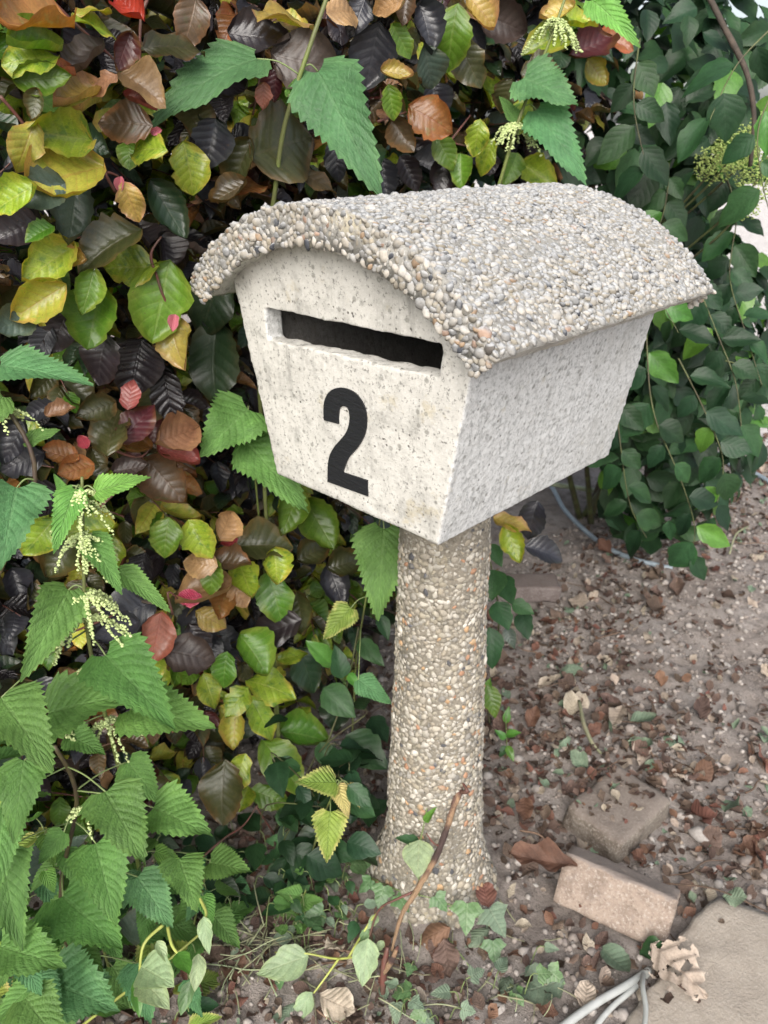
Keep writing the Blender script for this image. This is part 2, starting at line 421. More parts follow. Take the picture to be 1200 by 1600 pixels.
def concrete_mat(name, base, grey, side_grey=None, cool=None):
    m, nt, out = newmat(name)
    tc = nd(nt, 'TexCoord'); P = tc.outputs['Object']
    big = noise(nt, P, 9, 6, .65); mid = noise(nt, P, 38, 5, .65); fin = noise(nt, P, 210, 4, .7); ult = noise(nt, P, 620, 2, .6)
    c = mixc(nt, smooth(nt, big, .46, .66, 0, .65), base, grey)
    c = mixc(nt, smooth(nt, mid, .52, .70, 0, .55), c, tuple(x * .78 for x in grey))
    c = mixc(nt, smooth(nt, noise(nt, P, 16, 5, .7), .58, .68, 0, .55), c, (.47, .41, .28))
    vo = nd(nt, 'TexVoronoi', {'Vector': P, 'Scale': 75.0, 'Randomness': 1.0})
    sz = nd(nt, 'SeparateXYZ', {0: vo.outputs['Color']})
    spot = mth(nt, 'MULTIPLY', smooth(nt, mth(nt, 'ADD', vo.outputs['Distance'], mth(nt, 'MULTIPLY', mth(nt, 'SUBTRACT', fin, .5), .5)), .18, .30, 1, 0),
               smooth(nt, mth(nt, 'MULTIPLY', sz.outputs[0], mth(nt, 'ADD', big, .45)), .62, .72))
    c = mixc(nt, mth(nt, 'MULTIPLY', spot, .7), c, (.22, .215, .19))
    c = mixc(nt, smooth(nt, fin, .54, .68, 0, .85), c, tuple(x * .42 for x in grey))
    c = mixc(nt, smooth(nt, fin, .44, .32, 0, .6), c, (.66, .655, .63))
    pit = nd(nt, 'TexVoronoi', {'Vector': P, 'Scale': 130.0})
    pz = nd(nt, 'SeparateXYZ', {0: pit.outputs['Color']})
    pm = mth(nt, 'MULTIPLY', smooth(nt, pit.outputs['Distance'], .12, .26, 1, 0), smooth(nt, pz.outputs[1], .86, .9))
    c = mixc(nt, mth(nt, 'MULTIPLY', pm, .8), c, (.10, .095, .085))
    mpv = nd(nt, 'Mapping', {'Vector': P, 'Scale': (75, 75, 5)})
    stk = noise(nt, mpv.outputs[0], 1.0, 4, .6)
    c = mixc(nt, mth(nt, 'MULTIPLY', smooth(nt, stk, .54, .72), smooth(nt, big, .40, .60, .1, .55)), c, tuple(x * .62 for x in grey))
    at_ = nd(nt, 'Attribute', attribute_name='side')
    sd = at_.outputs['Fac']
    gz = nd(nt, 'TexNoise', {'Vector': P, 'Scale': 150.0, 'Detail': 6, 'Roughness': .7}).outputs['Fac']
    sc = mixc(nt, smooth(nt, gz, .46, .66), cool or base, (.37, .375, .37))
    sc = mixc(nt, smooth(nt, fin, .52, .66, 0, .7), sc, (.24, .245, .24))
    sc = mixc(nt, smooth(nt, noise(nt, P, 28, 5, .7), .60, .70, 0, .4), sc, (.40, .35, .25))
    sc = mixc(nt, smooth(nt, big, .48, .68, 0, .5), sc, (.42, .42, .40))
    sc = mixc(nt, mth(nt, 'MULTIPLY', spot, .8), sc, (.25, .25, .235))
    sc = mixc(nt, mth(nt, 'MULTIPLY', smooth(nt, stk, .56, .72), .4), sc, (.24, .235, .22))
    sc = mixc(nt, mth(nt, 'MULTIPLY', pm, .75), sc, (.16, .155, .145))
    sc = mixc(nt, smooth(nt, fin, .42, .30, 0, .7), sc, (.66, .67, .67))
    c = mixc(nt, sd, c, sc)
    c = mixc(nt, nd(nt, 'Attribute', attribute_name='inside').outputs['Fac'], c, (.085, .075, .065))  # cavity walls darkened in colour: grime plus painted shade behind the slot
    h = mth(nt, 'ADD', mth(nt, 'MULTIPLY', fin, .6), mth(nt, 'MULTIPLY', ult, .35))
    h = mth(nt, 'SUBTRACT', h, mth(nt, 'MULTIPLY', pm, .9))
    h = mth(nt, 'ADD', h, mth(nt, 'MULTIPLY', mth(nt, 'MULTIPLY', gz, sd), .35))
    principled(nt, out, c, .88, bump(nt, h, .75, .0016), .25)
    return m
M['concrete'] = concrete_mat('concrete', (.585, .57, .53), (.40, .39, .36), cool=(.60, .605, .60))
M['cement'] = concrete_mat('cement', (.28, .27, .245), (.20, .19, .175), cool=(.28, .27, .245))
M['cement_post'] = concrete_mat('cement_post', (.23, .205, .165), (.17, .155, .125), cool=(.23, .205, .165))

# ------------------------------------------------------------------ leaf shapes
def leaf_arrays(L=1.0, W=.62, nu=8, nv=12, shape='beech', fold=.12, curl=.15, wave=.05, nveins=7, teeth=0, seed=0, twist=0.0, cup=0.0, ripple=.012, edge_curl=0.0, nick=True):
    rg = random.Random(seed)
    ph = [rg.uniform(0, 6.28) for _ in range(6)]
    rows = []
    if teeth:
        for i in range(teeth):
            a = i / teeth
            rows += [(a + .02 / teeth, 0), (a + .72 / teeth, 1)]
        rows.append((1.0, 0))
    else:
        rows = [(i / nv, 0) for i in range(nv + 1)]
    V = []; UV = []
    for v, tip in rows:
        if shape == 'beech': w = (math.sin(math.pi * min(1, v) ** .92) ** .72) * (1 - .12 * v) * 1.03
        elif shape == 'nettle': w = (min(1, (v + .015) / .17) ** .55) * (1 - v) ** .82 * 1.18
        elif shape == 'nettle_wide': w = (min(1, (v + .02) / .14) ** .45) * (1 - v ** 1.5) ** .95 * 1.02
        elif shape == 'ovate': w = (math.sin(math.pi * min(1, v) ** .78) ** .8) * (1 - .25 * v ** 2) * 1.05
        else: w = math.sin(math.pi * v) ** .7
        w = max(w, .012)
        for j in range(nu + 1):
            u = -1 + 2 * j / nu
            au = abs(u)
            wl = w
            if shape in ('beech',): wl *= 1 + .045 * au * math.sin(2 * math.pi * nveins * (v - .2) + ph[0] + (0 if u > 0 else 1.5))
            if nick and au > .8: wl *= 1 - .28 * max(0, mnoise.noise(Vector((v * 7 + seed * 3.3, u * .7, seed * 1.7))) - .15) * 2
            yy = v * L
            if teeth and au > .95:
                k = .085 * (1 - v) + .035
                wl = w + (k * (1.0 if tip else -.35)) if v < .97 else w
                if tip: yy += .022 * L
            if shape.startswith('nettle') and v < .12: yy -= .05 * L * au ** 2 * (1 - v / .12)
            x = u * wl * W / 2
            z = fold * abs(x) + cup * (x * x) / (W / 2)
            s = v
            z -= curl * L * s * s
            z += wave * W * au ** 1.6 * math.sin(2 * math.pi * (1.6 + .6 * math.sin(ph[4])) * v + ph[1] + (0 if u > 0 else ph[2]))
            z += ripple * W * math.cos(2 * math.pi * nveins * (v - .22 * au)) * (1 - au * .3) * min(1, 6 * v)
            z += edge_curl * W * max(0, au - .55) ** 2 * 3
            z += twist * x * (v - .3) * 2
            V.append((x, yy * (1 - .25 * abs(curl) * s), z)); UV.append(((u + 1) / 2, v))
    n = nu + 1
    F = [(r * n + j, r * n + j + 1, (r + 1) * n + j + 1, (r + 1) * n + j) for r in range(len(rows) - 1) for j in range(nu)]
    return np.array(V), np.array(F), np.array(UV)

def leaf_mesh(name, mat, **kw):
    V, F, UV = leaf_arrays(**kw)
    return mesh_from(name, V, F, [mat], uv=UV)

def frame(B, T, n, chord=1.0, wide=1.0):
    y = (T - B); ln = y.length; y = y / ln
    z = n - y * n.dot(y)
    if z.length < 1e-4: z = Vector((0, 0, 1)) - y * y.z
    z.normalize(); x = y.cross(z)
    s = ln / chord
    return Matrix(((x.x * s * wide, y.x * s, z.x * s, B.x), (x.y * s * wide, y.y * s, z.y * s, B.y), (x.z * s * wide, y.z * s, z.z * s, B.z), (0, 0, 0, 1)))

BEECH_SHAPES = []
NB = 16
for i in range(NB):
    rg = random.Random(100 + i)
    BEECH_SHAPES.append(dict(L=1, W=rg.uniform(.60, .78), nu=8, nv=14, shape='beech', fold=rg.uniform(-.1, .45), curl=rg.uniform(-.12, .38),
                             wave=rg.uniform(.04, .13), nveins=7, seed=i, twist=rg.uniform(-.7, .7), ripple=rg.uniform(.004, .014), edge_curl=rg.choice((0, 0, .25, -.3, .45)), cup=rg.uniform(-.5, .5)))
_lm_cache = {}
def beech_mesh(cls, i):
    k = (cls, i)
    if k not in _lm_cache: _lm_cache[k] = leaf_mesh('beech_leaf', LM[cls], **BEECH_SHAPES[i])
    return _lm_cache[k]
BEECH_LOW = [leaf_arrays(**dict(s, nu=4, nv=7)) for s in BEECH_SHAPES]
OVATE_SHAPES = []
for i in range(7):
    rg = random.Random(300 + i)
    OVATE_SHAPES.append(dict(L=1, W=rg.uniform(.55, .72), nu=6, nv=10, shape='ovate', fold=rg.uniform(.05, .45), curl=rg.uniform(.05, .4), wave=rg.uniform(.0, .05), nveins=6, seed=i, twist=rg.uniform(-.3, .3)))
def ovate_mesh(cls, i):
    k = ('o', cls, i)
    if k not in _lm_cache: _lm_cache[k] = leaf_mesh('ovate_leaf', LM[cls], **OVATE_SHAPES[i])
    return _lm_cache[k]
OVATE_LOW = [leaf_arrays(**dict(s, nu=4, nv=6)) for s in OVATE_SHAPES]

def hang_leaf(px, py, lpx, deg, t, tilt, rg):
    """leaf base, tip and normal for a leaf seen at a pixel"""
    P = at(px, py, t)
    v = (P - CAM).normalized()
    e = (RGT * math.cos(R(deg)) + UPV * math.sin(R(deg))) * (lpx * t / FPX)
    if tilt >= .6: tilt *= 1.7
    n = (-v * 1.0 + Vector((0, 0, 1)) * tilt + Vector((rg.uniform(-.4, .4), rg.uniform(-.4, .4), rg.uniform(-.3, .3)))).normalized()
    k = -(n.dot(e)) / n.dot(v)
    k = max(-.9 * e.length, min(.9 * e.length, k))
    d = e + v * k
    return P - d / 2, P + d / 2, n

# ------------------------------------------------------------------ ground
def gz(x, y):
    z = .022 * mnoise.noise(Vector((x * 2.3, y * 2.3, 1.7))) + .010 * mnoise.noise(Vector((x * 7, y * 7, 4.1)))
    r = math.hypot(x - .01, y - .215)
    z += .035 * math.exp(-(r / .17) ** 2)
    if x > 1.2 or y > 2.2: z *= max(0, 1 - max(x - 1.2, (y - 2.2)) * .6)
    return z

def gz_fine(x, y):
    z = gz(x, y)
    if -1.6 < x < 1.5 and -1.2 < y < 3.2:
        z += .009 * mnoise.noise(Vector((x * 24, y * 24, 9))) + .006 * mnoise.noise(Vector((x * 62, y * 62, 3)))
    return z

def axis(lo, hi, step, far, g=1.35):
    a = list(np.arange(lo, hi, step)); s = step; v = a[-1]
    while v < far: s *= g; v += s; a.append(v)
    s = step; v = a[0]; b = []
    while v > -far: s *= g; v -= s; b.append(v)
    return b[::-1] + a
GX = axis(-.75, 1.0, .011, 200); GY = axis(-.6, 2.3, .012, 200)
GV = np.array([(x, y, gz_fine(x, y)) for y in GY for x in GX])
nx = len(GX)
_ii = np.arange((len(GY) - 1) * (nx - 1)); _r0 = _ii // (nx - 1); _c0 = _ii % (nx - 1); _b = _r0 * nx + _c0
GF = np.stack([_b, _b + 1, _b + 1 + nx, _b + nx], 1)
m, nt, out = newmat('soil')
geo = nd(nt, 'NewGeometry'); P = geo.outputs['Position']
n1 = noise(nt, P, 5, 6, .6); n2 = noise(nt, P, 34, 6, .65); n3 = noise(nt, P, 160, 5, .7)
c = mixc(nt, smooth(nt, n1, .35, .65), (.285, .245, .22), (.37, .33, .305))
c = mixc(nt, smooth(nt, n2, .45, .70, 0, .7), c, (.15, .122, .106))
c = mixc(nt, smooth(nt, n3, .52, .72, 0, .6), c, (.27, .225, .195))
c = mixc(nt, smooth(nt, n3, .46, .30, 0, .6), c, (.07, .05, .042))
# pale gravel yard beyond the hedge, its sunlit brightness put into the colour
sp = nd(nt, 'SeparateXYZ', {0: P})
yard = mth(nt, 'ADD', sp.outputs[1], mth(nt, 'MULTIPLY', mth(nt, 'SUBTRACT', n1, .5), .9))
yf_ = smooth(nt, yard, 2.7, 3.3)
vor = nd(nt, 'TexVoronoi', {'Vector': P, 'Scale': 55.0})
vz = nd(nt, 'SeparateXYZ', {0: vor.outputs['Color']})
gcol = nd(nt, 'ValToRGB', {0: vz.outputs[0]})
gcol.color_ramp.elements[0].color = (.46, .42, .40, 1); gcol.color_ramp.elements[1].color = (.74, .70, .67, 1)
c = mixc(nt, yf_, c, gcol.outputs[0])
n4 = noise(nt, P, 420, 4, .7)
c = mixc(nt, .55, c, nd(nt, 'MapRange', {0: n4, 1: .3, 2: .7, 3: .6, 4: 1.45}).outputs[0], 'MULTIPLY')
hb = mth(nt, 'ADD', mth(nt, 'MULTIPLY', n2, 1.2), mth(nt, 'ADD', n3, mth(nt, 'MULTIPLY', n4, .7)))
principled(nt, out, c, .95, bump(nt, hb, 1.0, .006), .2)
M['soil'] = m
tag(link('ground', mesh_from('ground', GV, GF, [m])), kind='structure')

# ------------------------------------------------------------------ letterbox
BOX = Vector((0, 0, GZ))
letterbox = empty('letterbox', (0.01, .215, 0), 'whitish concrete letterbox on a pebble-dashed post, arched roof, black number 2', 'letterbox')

def eval_mesh(o, name):
    dg = bpy.context.evaluated_depsgraph_get()
    me = bpy.data.meshes.new_from_object(o.evaluated_get(dg), depsgraph=dg)
    me.name = name
    return me

def prism(pts_front, pts_back):
    n = len(pts_front)
    V = [tuple(p) for p in pts_front] + [tuple(p) for p in pts_back]
    F = [tuple(range(n)), tuple(range(2 * n - 1, n - 1, -1))] + [(i, i + n, (i + 1) % n + n, (i + 1) % n) for i in range(n)]
    me = bpy.data.meshes.new('p'); me.from_pydata(V, [], F)
    bm = bmesh.new(); bm.from_mesh(me); bmesh.ops.recalc_face_normals(bm, faces=bm.faces); bm.to_mesh(me); bm.free()
    return me

R_IN = .3264; Z_IN = .329 - R_IN               # underside of the roof: circle
R_OUT = .3283; Z_OUT = .3720 - R_OUT
def yfront(z): return .0151 * (1 - z / .2385)
def yrear(z): return .4215 - (.0186) * z / .2385
def body_profile(a, b, zb, dz):
    pts = [(-b, zb), (b, zb), (a, Z_IN + math.sqrt(R_IN ** 2 - a * a) + .004 + dz)]
    for k in range(1, 24):
        x = a - 2 * a * k / 24
        pts.append((x, Z_IN + math.sqrt(R_IN ** 2 - x * x) + .006 + dz * 1.2))
    pts.append((-a, Z_IN + math.sqrt(R_IN ** 2 - a * a) + .004 + dz))
    return pts
bp = body_profile(.2, .1485, 0, 0)
tmp_objs = []
def tmp(me):
    o = bpy.data.objects.new('t', me); COL.objects.link(o); tmp_objs.append(o); return o
body_t = tmp(prism([(x, yfront(z), z) for x, z in bp], [(x, yrear(z), z) for x, z in bp]))
cp = body_profile(.170, .122, .03, -.03)
cav = tmp(prism([(x, yfront(z) + .028, z) for x, z in cp], [(x, yrear(z) - .03, z) for x, z in cp]))
slot = [(-.1390, .1966), (.1492, .2106), (.1523, .2467), (-.1390, .2379)]
sl = tmp(prism([(x, -.03, z) for x, z in slot], [(x, .06, z - .002) for x, z in slot]))
for c_ in (cav, sl):
    md = body_t.modifiers.new('b', 'BOOLEAN'); md.operation = 'DIFFERENCE'; md.object = c_; md.solver = 'EXACT'
md = body_t.modifiers.new('r', 'REMESH'); md.mode = 'VOXEL'; md.voxel_size = .0028
body_me = eval_mesh(body_t, 'box')
for o in tmp_objs: bpy.data.objects.remove(o)
co = np.zeros(len(body_me.vertices) * 3, dtype=np.float32); body_me.vertices.foreach_get('co', co); co = co.reshape(-1, 3)
no = np.zeros_like(co).ravel(); body_me.vertices.foreach_get('normal', no); no = no.reshape(-1, 3)
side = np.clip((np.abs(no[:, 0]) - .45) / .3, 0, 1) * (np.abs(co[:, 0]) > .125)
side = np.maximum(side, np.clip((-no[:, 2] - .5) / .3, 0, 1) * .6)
disp = np.array([mnoise.noise(Vector(p) * 60) * .0007 + mnoise.noise(Vector(p) * 170) * (.0005 + .0003 * s) + .0010 * mnoise.noise(Vector(p) * 14) for p, s in zip(co.tolist(), side.tolist())])
sill = (co[:, 2] > .19) & (co[:, 2] < .216) & (no[:, 2] > .3) & (co[:, 1] < .04)
disp += sill * np.array([mnoise.noise(Vector(p) * 45) * .0022 if s else 0 for p, s in zip(co.tolist(), sill.tolist())])
co = co + no * disp[:, None]
body_me.vertices.foreach_set('co', co.astype(np.float32).ravel())
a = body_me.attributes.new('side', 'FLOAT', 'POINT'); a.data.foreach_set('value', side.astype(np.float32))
inside = ((co[:, 1] > .034) & (co[:, 1] < .375) & (np.abs(co[:, 0]) < .1225 + (co[:, 2] - .02) * .215) & (co[:, 2] > .02) & (co[:, 2] < .31)).astype(np.float32) * .85  # cavity mask for the grime and painted shade
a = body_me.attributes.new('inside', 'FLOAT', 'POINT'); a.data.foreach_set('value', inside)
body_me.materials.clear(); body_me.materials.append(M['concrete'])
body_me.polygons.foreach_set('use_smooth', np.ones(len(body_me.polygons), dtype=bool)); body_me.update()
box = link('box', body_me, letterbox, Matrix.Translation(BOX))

# number
two = [(-0.0391, 0.0241, 1), (0.0352, 0.028, 1), (0.0357, 0.0503, 1), (-0.0082, 0.0477, 1), (0.0027, 0.0698, 0), (0.0207, 0.0908, 0), (0.0336, 0.1104, 0), (0.039, 0.1307, 0), (0.0356, 0.1484, 0), (0.0248, 0.1597, 0), (0.0106, 0.1636, 0), (-0.0072, 0.1618, 0), (-0.023, 0.1537, 0), (-0.0334, 0.1407, 0), (-0.0372, 0.1266, 0), (-0.038, 0.1115, 1), (-0.011, 0.1136, 1), (-0.01, 0.1268, 0), (-0.0072, 0.1354, 0), (-0.0014, 0.1397, 0), (0.006, 0.1398, 0), (0.0092, 0.134, 0), (0.0087, 0.1227, 0), (0.0032, 0.1076, 0), (-0.0095, 0.0925, 0), (-0.025, 0.0751, 0), (-0.0347, 0.0553, 0)]
outl = []
runs = [two[3:16], two[16:] + [two[0]]]
outl += [(x, z) for x, z, _ in two[0:3]]
for rn_ in runs:
    cm = catmull([(x, z, 0) for x, z, _ in rn_], 5)
    outl += [(v.x, v.y) for v in (cm if rn_ is runs[0] else cm[:-1])]
def two_y(x, z): return yfront(z) - .0022 + .0004 * mnoise.noise(Vector((x * 60, z * 60, 0)))
pm = prism([(x, two_y(x, z), z) for x, z in outl], [(x, two_y(x, z) + .0021, z) for x, z in outl])
m, nt, out = newmat('black_vinyl')
tc = nd(nt, 'TexCoord')
mp = nd(nt, 'Mapping', {'Vector': tc.outputs['Object'], 'Scale': (1, 1, 4)})
nn = noise(nt, mp.outputs[0], 55, 5, .6); nf = noise(nt, tc.outputs['Object'], 400, 3, .6)
cc = mixc(nt, smooth(nt, nf, .6, .75, 0, .5), (.016, .017, .020), (.06, .06, .062))
principled(nt, out, cc, .48, bump(nt, mth(nt, 'ADD', nn, mth(nt, 'MULTIPLY', nf, .15)), .6, .003), .4)
pm.materials.append(m)
num = link('house_number', pm, letterbox, Matrix.Translation(BOX))
num['label'] = 'bold black figure 2'

# roof
Y0, Y1 = -.035, .447
def roof_pt(s, side_out):                     # s in -1..1 along the arc
    if side_out:
        a_ = s * math.asin(.25 / R_OUT); return R_OUT * math.sin(a_), Z_OUT + R_OUT * math.cos(a_)
    a_ = s * math.asin(.224 / R_IN); return R_IN * math.sin(a_), Z_IN + R_IN * math.cos(a_)
rv = []; NS, NY, NT = 110, 120, 10
loop = [roof_pt(-1 + 2 * i / NS, True) for i in range(NS + 1)]
e_in = [roof_pt(1 - 2 * i / NS, False) for i in range(NS + 1)]
loop += [tuple(np.array(loop[-1]) * (1 - k / NT) + np.array(e_in[0]) * k / NT) for k in range(1, NT)] + e_in
loop += [tuple(np.array(e_in[-1]) * (1 - k / NT) + np.array(loop[0]) * k / NT) for k in range(1, NT)]
nl = len(loop)
def rough(p, amt=1.0):
    v = Vector(p)
    return v + Vector((mnoise.noise(v * 70), mnoise.noise(v * 70 + Vector((9, 0, 0))), mnoise.noise(v * 70 + Vector((0, 9, 0))))) * .0016 * amt + \
        Vector((mnoise.noise(v * 16), mnoise.noise(v * 16 + Vector((5, 0, 0))), mnoise.noise(v * 16 + Vector((0, 5, 0))))) * .0022 * amt
for j in range(NY + 1):
    y = Y0 + (Y1 - Y0) * j / NY
    rv += [tuple(rough((x, y, z))) for x, z in loop]
rf = [(j * nl + i, j * nl + (i + 1) % nl, (j + 1) * nl + (i + 1) % nl, (j + 1) * nl + i) for j in range(NY) for i in range(nl)]
# end caps as strips between outer and inner arc
for j, flip in ((0, True), (NY, False)):
    for i in range(NS):
        o0, o1 = j * nl + i, j * nl + i + 1
        i0, i1 = j * nl + NS + NT + NS - i, j * nl + NS + NT + NS - i - 1
        rf.append((o0, i0, i1, o1) if not flip else (o1, i1, i0, o0))
    # the end faces' NT steps: fill
roof_me = mesh_from('roof', rv, rf, [M['cement'], M['concrete']], [0 if (k >= NY * nl or k % nl < NS) else 1 for k in range(len(rf))])
bm = bmesh.new(); bm.from_mesh(roof_me); bmesh.ops.recalc_face_normals(bm, faces=bm.faces)
bmesh.ops.holes_fill(bm, edges=[e for e in bm.edges if e.is_boundary], sides=60)
bm.to_mesh(roof_me); bm.free()
roof_me.polygons.foreach_set('use_smooth', np.ones(len(roof_me.polygons), dtype=bool))
roof = link('roof', roof_me, letterbox, Matrix.Translation(BOX))

# pebbles
def pebble_base(seed, sub=2):
    bm = bmesh.new(); bmesh.ops.create_icosphere(bm, subdivisions=sub, radius=1)
    rg = random.Random(seed); off = Vector((rg.uniform(0, 50), rg.uniform(0, 50), rg.uniform(0, 50)))
    sc = Vector((1.08, rg.uniform(.58, .98), rg.uniform(.6, .9)))
    for v in bm.verts:
        k = 1 + .38 * mnoise.noise(v.co * 1.3 + off) + .16 * mnoise.noise(v.co * 2.8 + off)
        v.co = Vector((v.co.x * sc.x, v.co.y * sc.y, v.co.z * sc.z)) * k
    bm.verts.index_update()
    V = np.array([tuple(v.co) for v in bm.verts]); F = np.array([[v.index for v in f.verts] for f in bm.faces]); bm.free()
    return V, F
PEB = [pebble_base(k) for k in range(10)]
PEBM = {}
def peb_mesh(i, mat):
    if (i, mat) not in PEBM: PEBM[(i, mat)] = mesh_from('pebble', PEB[i][0], PEB[i][1], [M[mat]])
    return PEBM[(i, mat)]

def darts(w, h, rmin, rmax, tries, rg, wrap=False):
    cell = rmax * 2; grid = {}; out_ = []
    for q in range(tries):
        r = rmin + (rmax - rmin) * rg.random() ** (1.2 + 2.5 * q / tries) * (1 - .5 * q / tries)
        u = rg.uniform(0, w); v = rg.uniform(0, h)
        cu, cv = int(u / cell), int(v / cell); ok = True
        for a_ in range(cu - 1, cu + 2):
            for b_ in range(cv - 1, cv + 2):
                for (x, y, s) in grid.get((a_, b_), ()):
                    if (x - u) ** 2 + (y - v) ** 2 < ((s + r) * .74) ** 2: ok = False; break
                if not ok: break
            if not ok: break
        if ok:
            grid.setdefault((cu, cv), []).append((u, v, r)); out_.append((u, v, r))
    return out_

def stone_matrix(p, n, r, rg, flat=1.0):
    n = Vector(n).normalized()
    t = Vector((rg.uniform(-1, 1), rg.uniform(-1, 1), rg.uniform(-1, 1))); t = (t - n * t.dot(n)).normalized(); b = n.cross(t)
    n = (n + Vector((rg.uniform(-.35, .35), rg.uniform(-.35, .35), rg.uniform(-.35, .35)))).normalized()
    t = (t - n * t.dot(n)).normalized(); b = n.cross(t)
    return Matrix(((t.x * r, b.x * r, n.x * r * flat, p[0]), (t.y * r, b.y * r, n.y * r * flat, p[1]), (t.z * r, b.z * r, n.z * r * flat, p[2]), (0, 0, 0, 1)))

rg = random.Random(5)
pebs = []                                     # (matrix, shape, which)
arc = 2 * math.asin(.25 / R_OUT) * R_OUT
for u, v, r in darts(arc, Y1 - Y0, .0034, .0066, 70000, rg):
    s = ((u / arc) * 2 - 1) * .982
    a_ = s * math.asin(.25 / R_OUT); n = (math.sin(a_), 0, math.cos(a_))
    p = Vector((R_OUT * n[0], Y0 + v, Z_OUT + R_OUT * n[2])) + Vector(n) * (r * rg.uniform(-.35, .12))
    pebs.append((stone_matrix(p + BOX, n, r * 1.12, rg, .85), rg.randrange(10), 'roof', r))
for sgn, yy in ((-1, Y0), (1, Y1)):
    for u, v, r in darts(arc, .040, .0038, .0070, 18000, rg):
        s = (u / arc) * 2 - 1
        a_ = s * math.asin(.25 / R_OUT)
        rad = R_OUT - .002 - v * (1 - .12 * s * s)
        p = Vector((rad * math.sin(a_), yy - sgn * r * rg.uniform(.0, .45), Z_OUT + rad * math.cos(a_)))
        pebs.append((stone_matrix(p + BOX, (0, sgn, 0), r * 1.12, rg, .9), rg.randrange(10), 'roof', r))

# post
def post_r(z):
    r = np.interp(z, [-.06, 0, .05, .10, .16, .3, .6, GZ + .05], [.150, .128, .106, .094, .087, .081, .072, .0655])
    return float(r)
def post_c(z): return Vector((.012 * (1 - z / GZ), .215 + .008 * (1 - z / GZ), z))
pv = []; NA, NZ = 72, 130
for j in range(NZ + 1):
    z = -.06 + (GZ + .012 + .06) * j / NZ
    for k in range(NA):
        an = 2 * math.pi * k / NA
        d_ = Vector((math.cos(an), math.sin(an), 0))
        rr = post_r(z) + .0035 * mnoise.noise(Vector((d_.x * 1.5, d_.y * 1.5, z * 9))) + (.012 * mnoise.noise(Vector((d_.x * 2, d_.y * 2, 7))) if z < .08 else 0)
        pv.append(tuple(rough(post_c(z) + d_ * rr, .7)))
pf = [(j * NA + k, j * NA + (k + 1) % NA, (j + 1) * NA + (k + 1) % NA, (j + 1) * NA + k) for j in range(NZ) for k in range(NA)]
post_me = mesh_from('post', np.array(pv) - np.array((0.01, .215, 0)), pf, [M['cement_post']])
post = bpy.data.objects.new('post', post_me); COL.objects.link(post); post.parent = letterbox
post['label'] = 'round post covered in small tan pebbles'
for u, v, r in darts(2 * math.pi * .085, GZ - .004, .0040, .0078, 46000, rg):
    an = u / .085; z = v
    d_ = Vector((math.cos(an), math.sin(an), 0))
    rr = post_r(z) + .0035 * mnoise.noise(Vector((d_.x * 1.5, d_.y * 1.5, z * 9))) + (.012 * mnoise.noise(Vector((d_.x * 2, d_.y * 2, 7))) if z < .08 else 0)
    slope = (post_r(z + .01) - post_r(z - .01)) / .02
    n = Vector((d_.x, d_.y, -slope)).normalized()
    sunk = .25 + (.35 if z > GZ - .12 else 0) + .2 * mnoise.noise(Vector((d_.x * 3, d_.y * 3, z * 8)))
    k = post_r(z) / .085
    p = post_c(z) + d_ * rr - n * r * sunk
    pebs.append((stone_matrix(p, n, r * 1.12 * (.75 + .25 * k), rg, .8), rg.randrange(10), 'post', r))

def shown(Mx, r, which):
    p = Vector((Mx[0][3], Mx[1][3], Mx[2][3])); q = project(p)
    if q is None or not (0 < q[0] < 1200 and 0 < q[1] < 1600): return 0
    nrm = Vector((Mx[0][2], Mx[1][2], Mx[2][2])).normalized()
    c_ = nrm.dot((CAM - p).normalized())
    return r / q[2] * max(0, c_)
sc_ = sorted(range(len(pebs)), key=lambda i: -shown(pebs[i][0], pebs[i][3], pebs[i][2]))
one = [i for i in sc_ if pebs[i][2] == 'roof'][:220] + [i for i in sc_ if pebs[i][2] == 'post'][:80]
ones = set(one)
piles = {'roof': Pile(), 'post': Pile()}
MN = {'roof': 'pebble', 'post': 'pebble_post'}
for i, (Mx, sh, w, r) in enumerate(pebs):
    if i in ones:
        link('pebble', peb_mesh(sh, MN[w]), roof if w == 'roof' else post, Mx)
    else:
        V, F = PEB[sh]; piles[w].add(V, F, None, rg.random(), 0, Mx)
for w, par in (('roof', roof), ('post', post)):
    pl = piles[w]
    me = mesh_from('pebbles', np.concatenate(pl.V), np.concatenate(pl.F), [M[MN[w]]], rnd=np.concatenate(pl.R))
    tag(link('pebbles', me, par), kind='stuff')

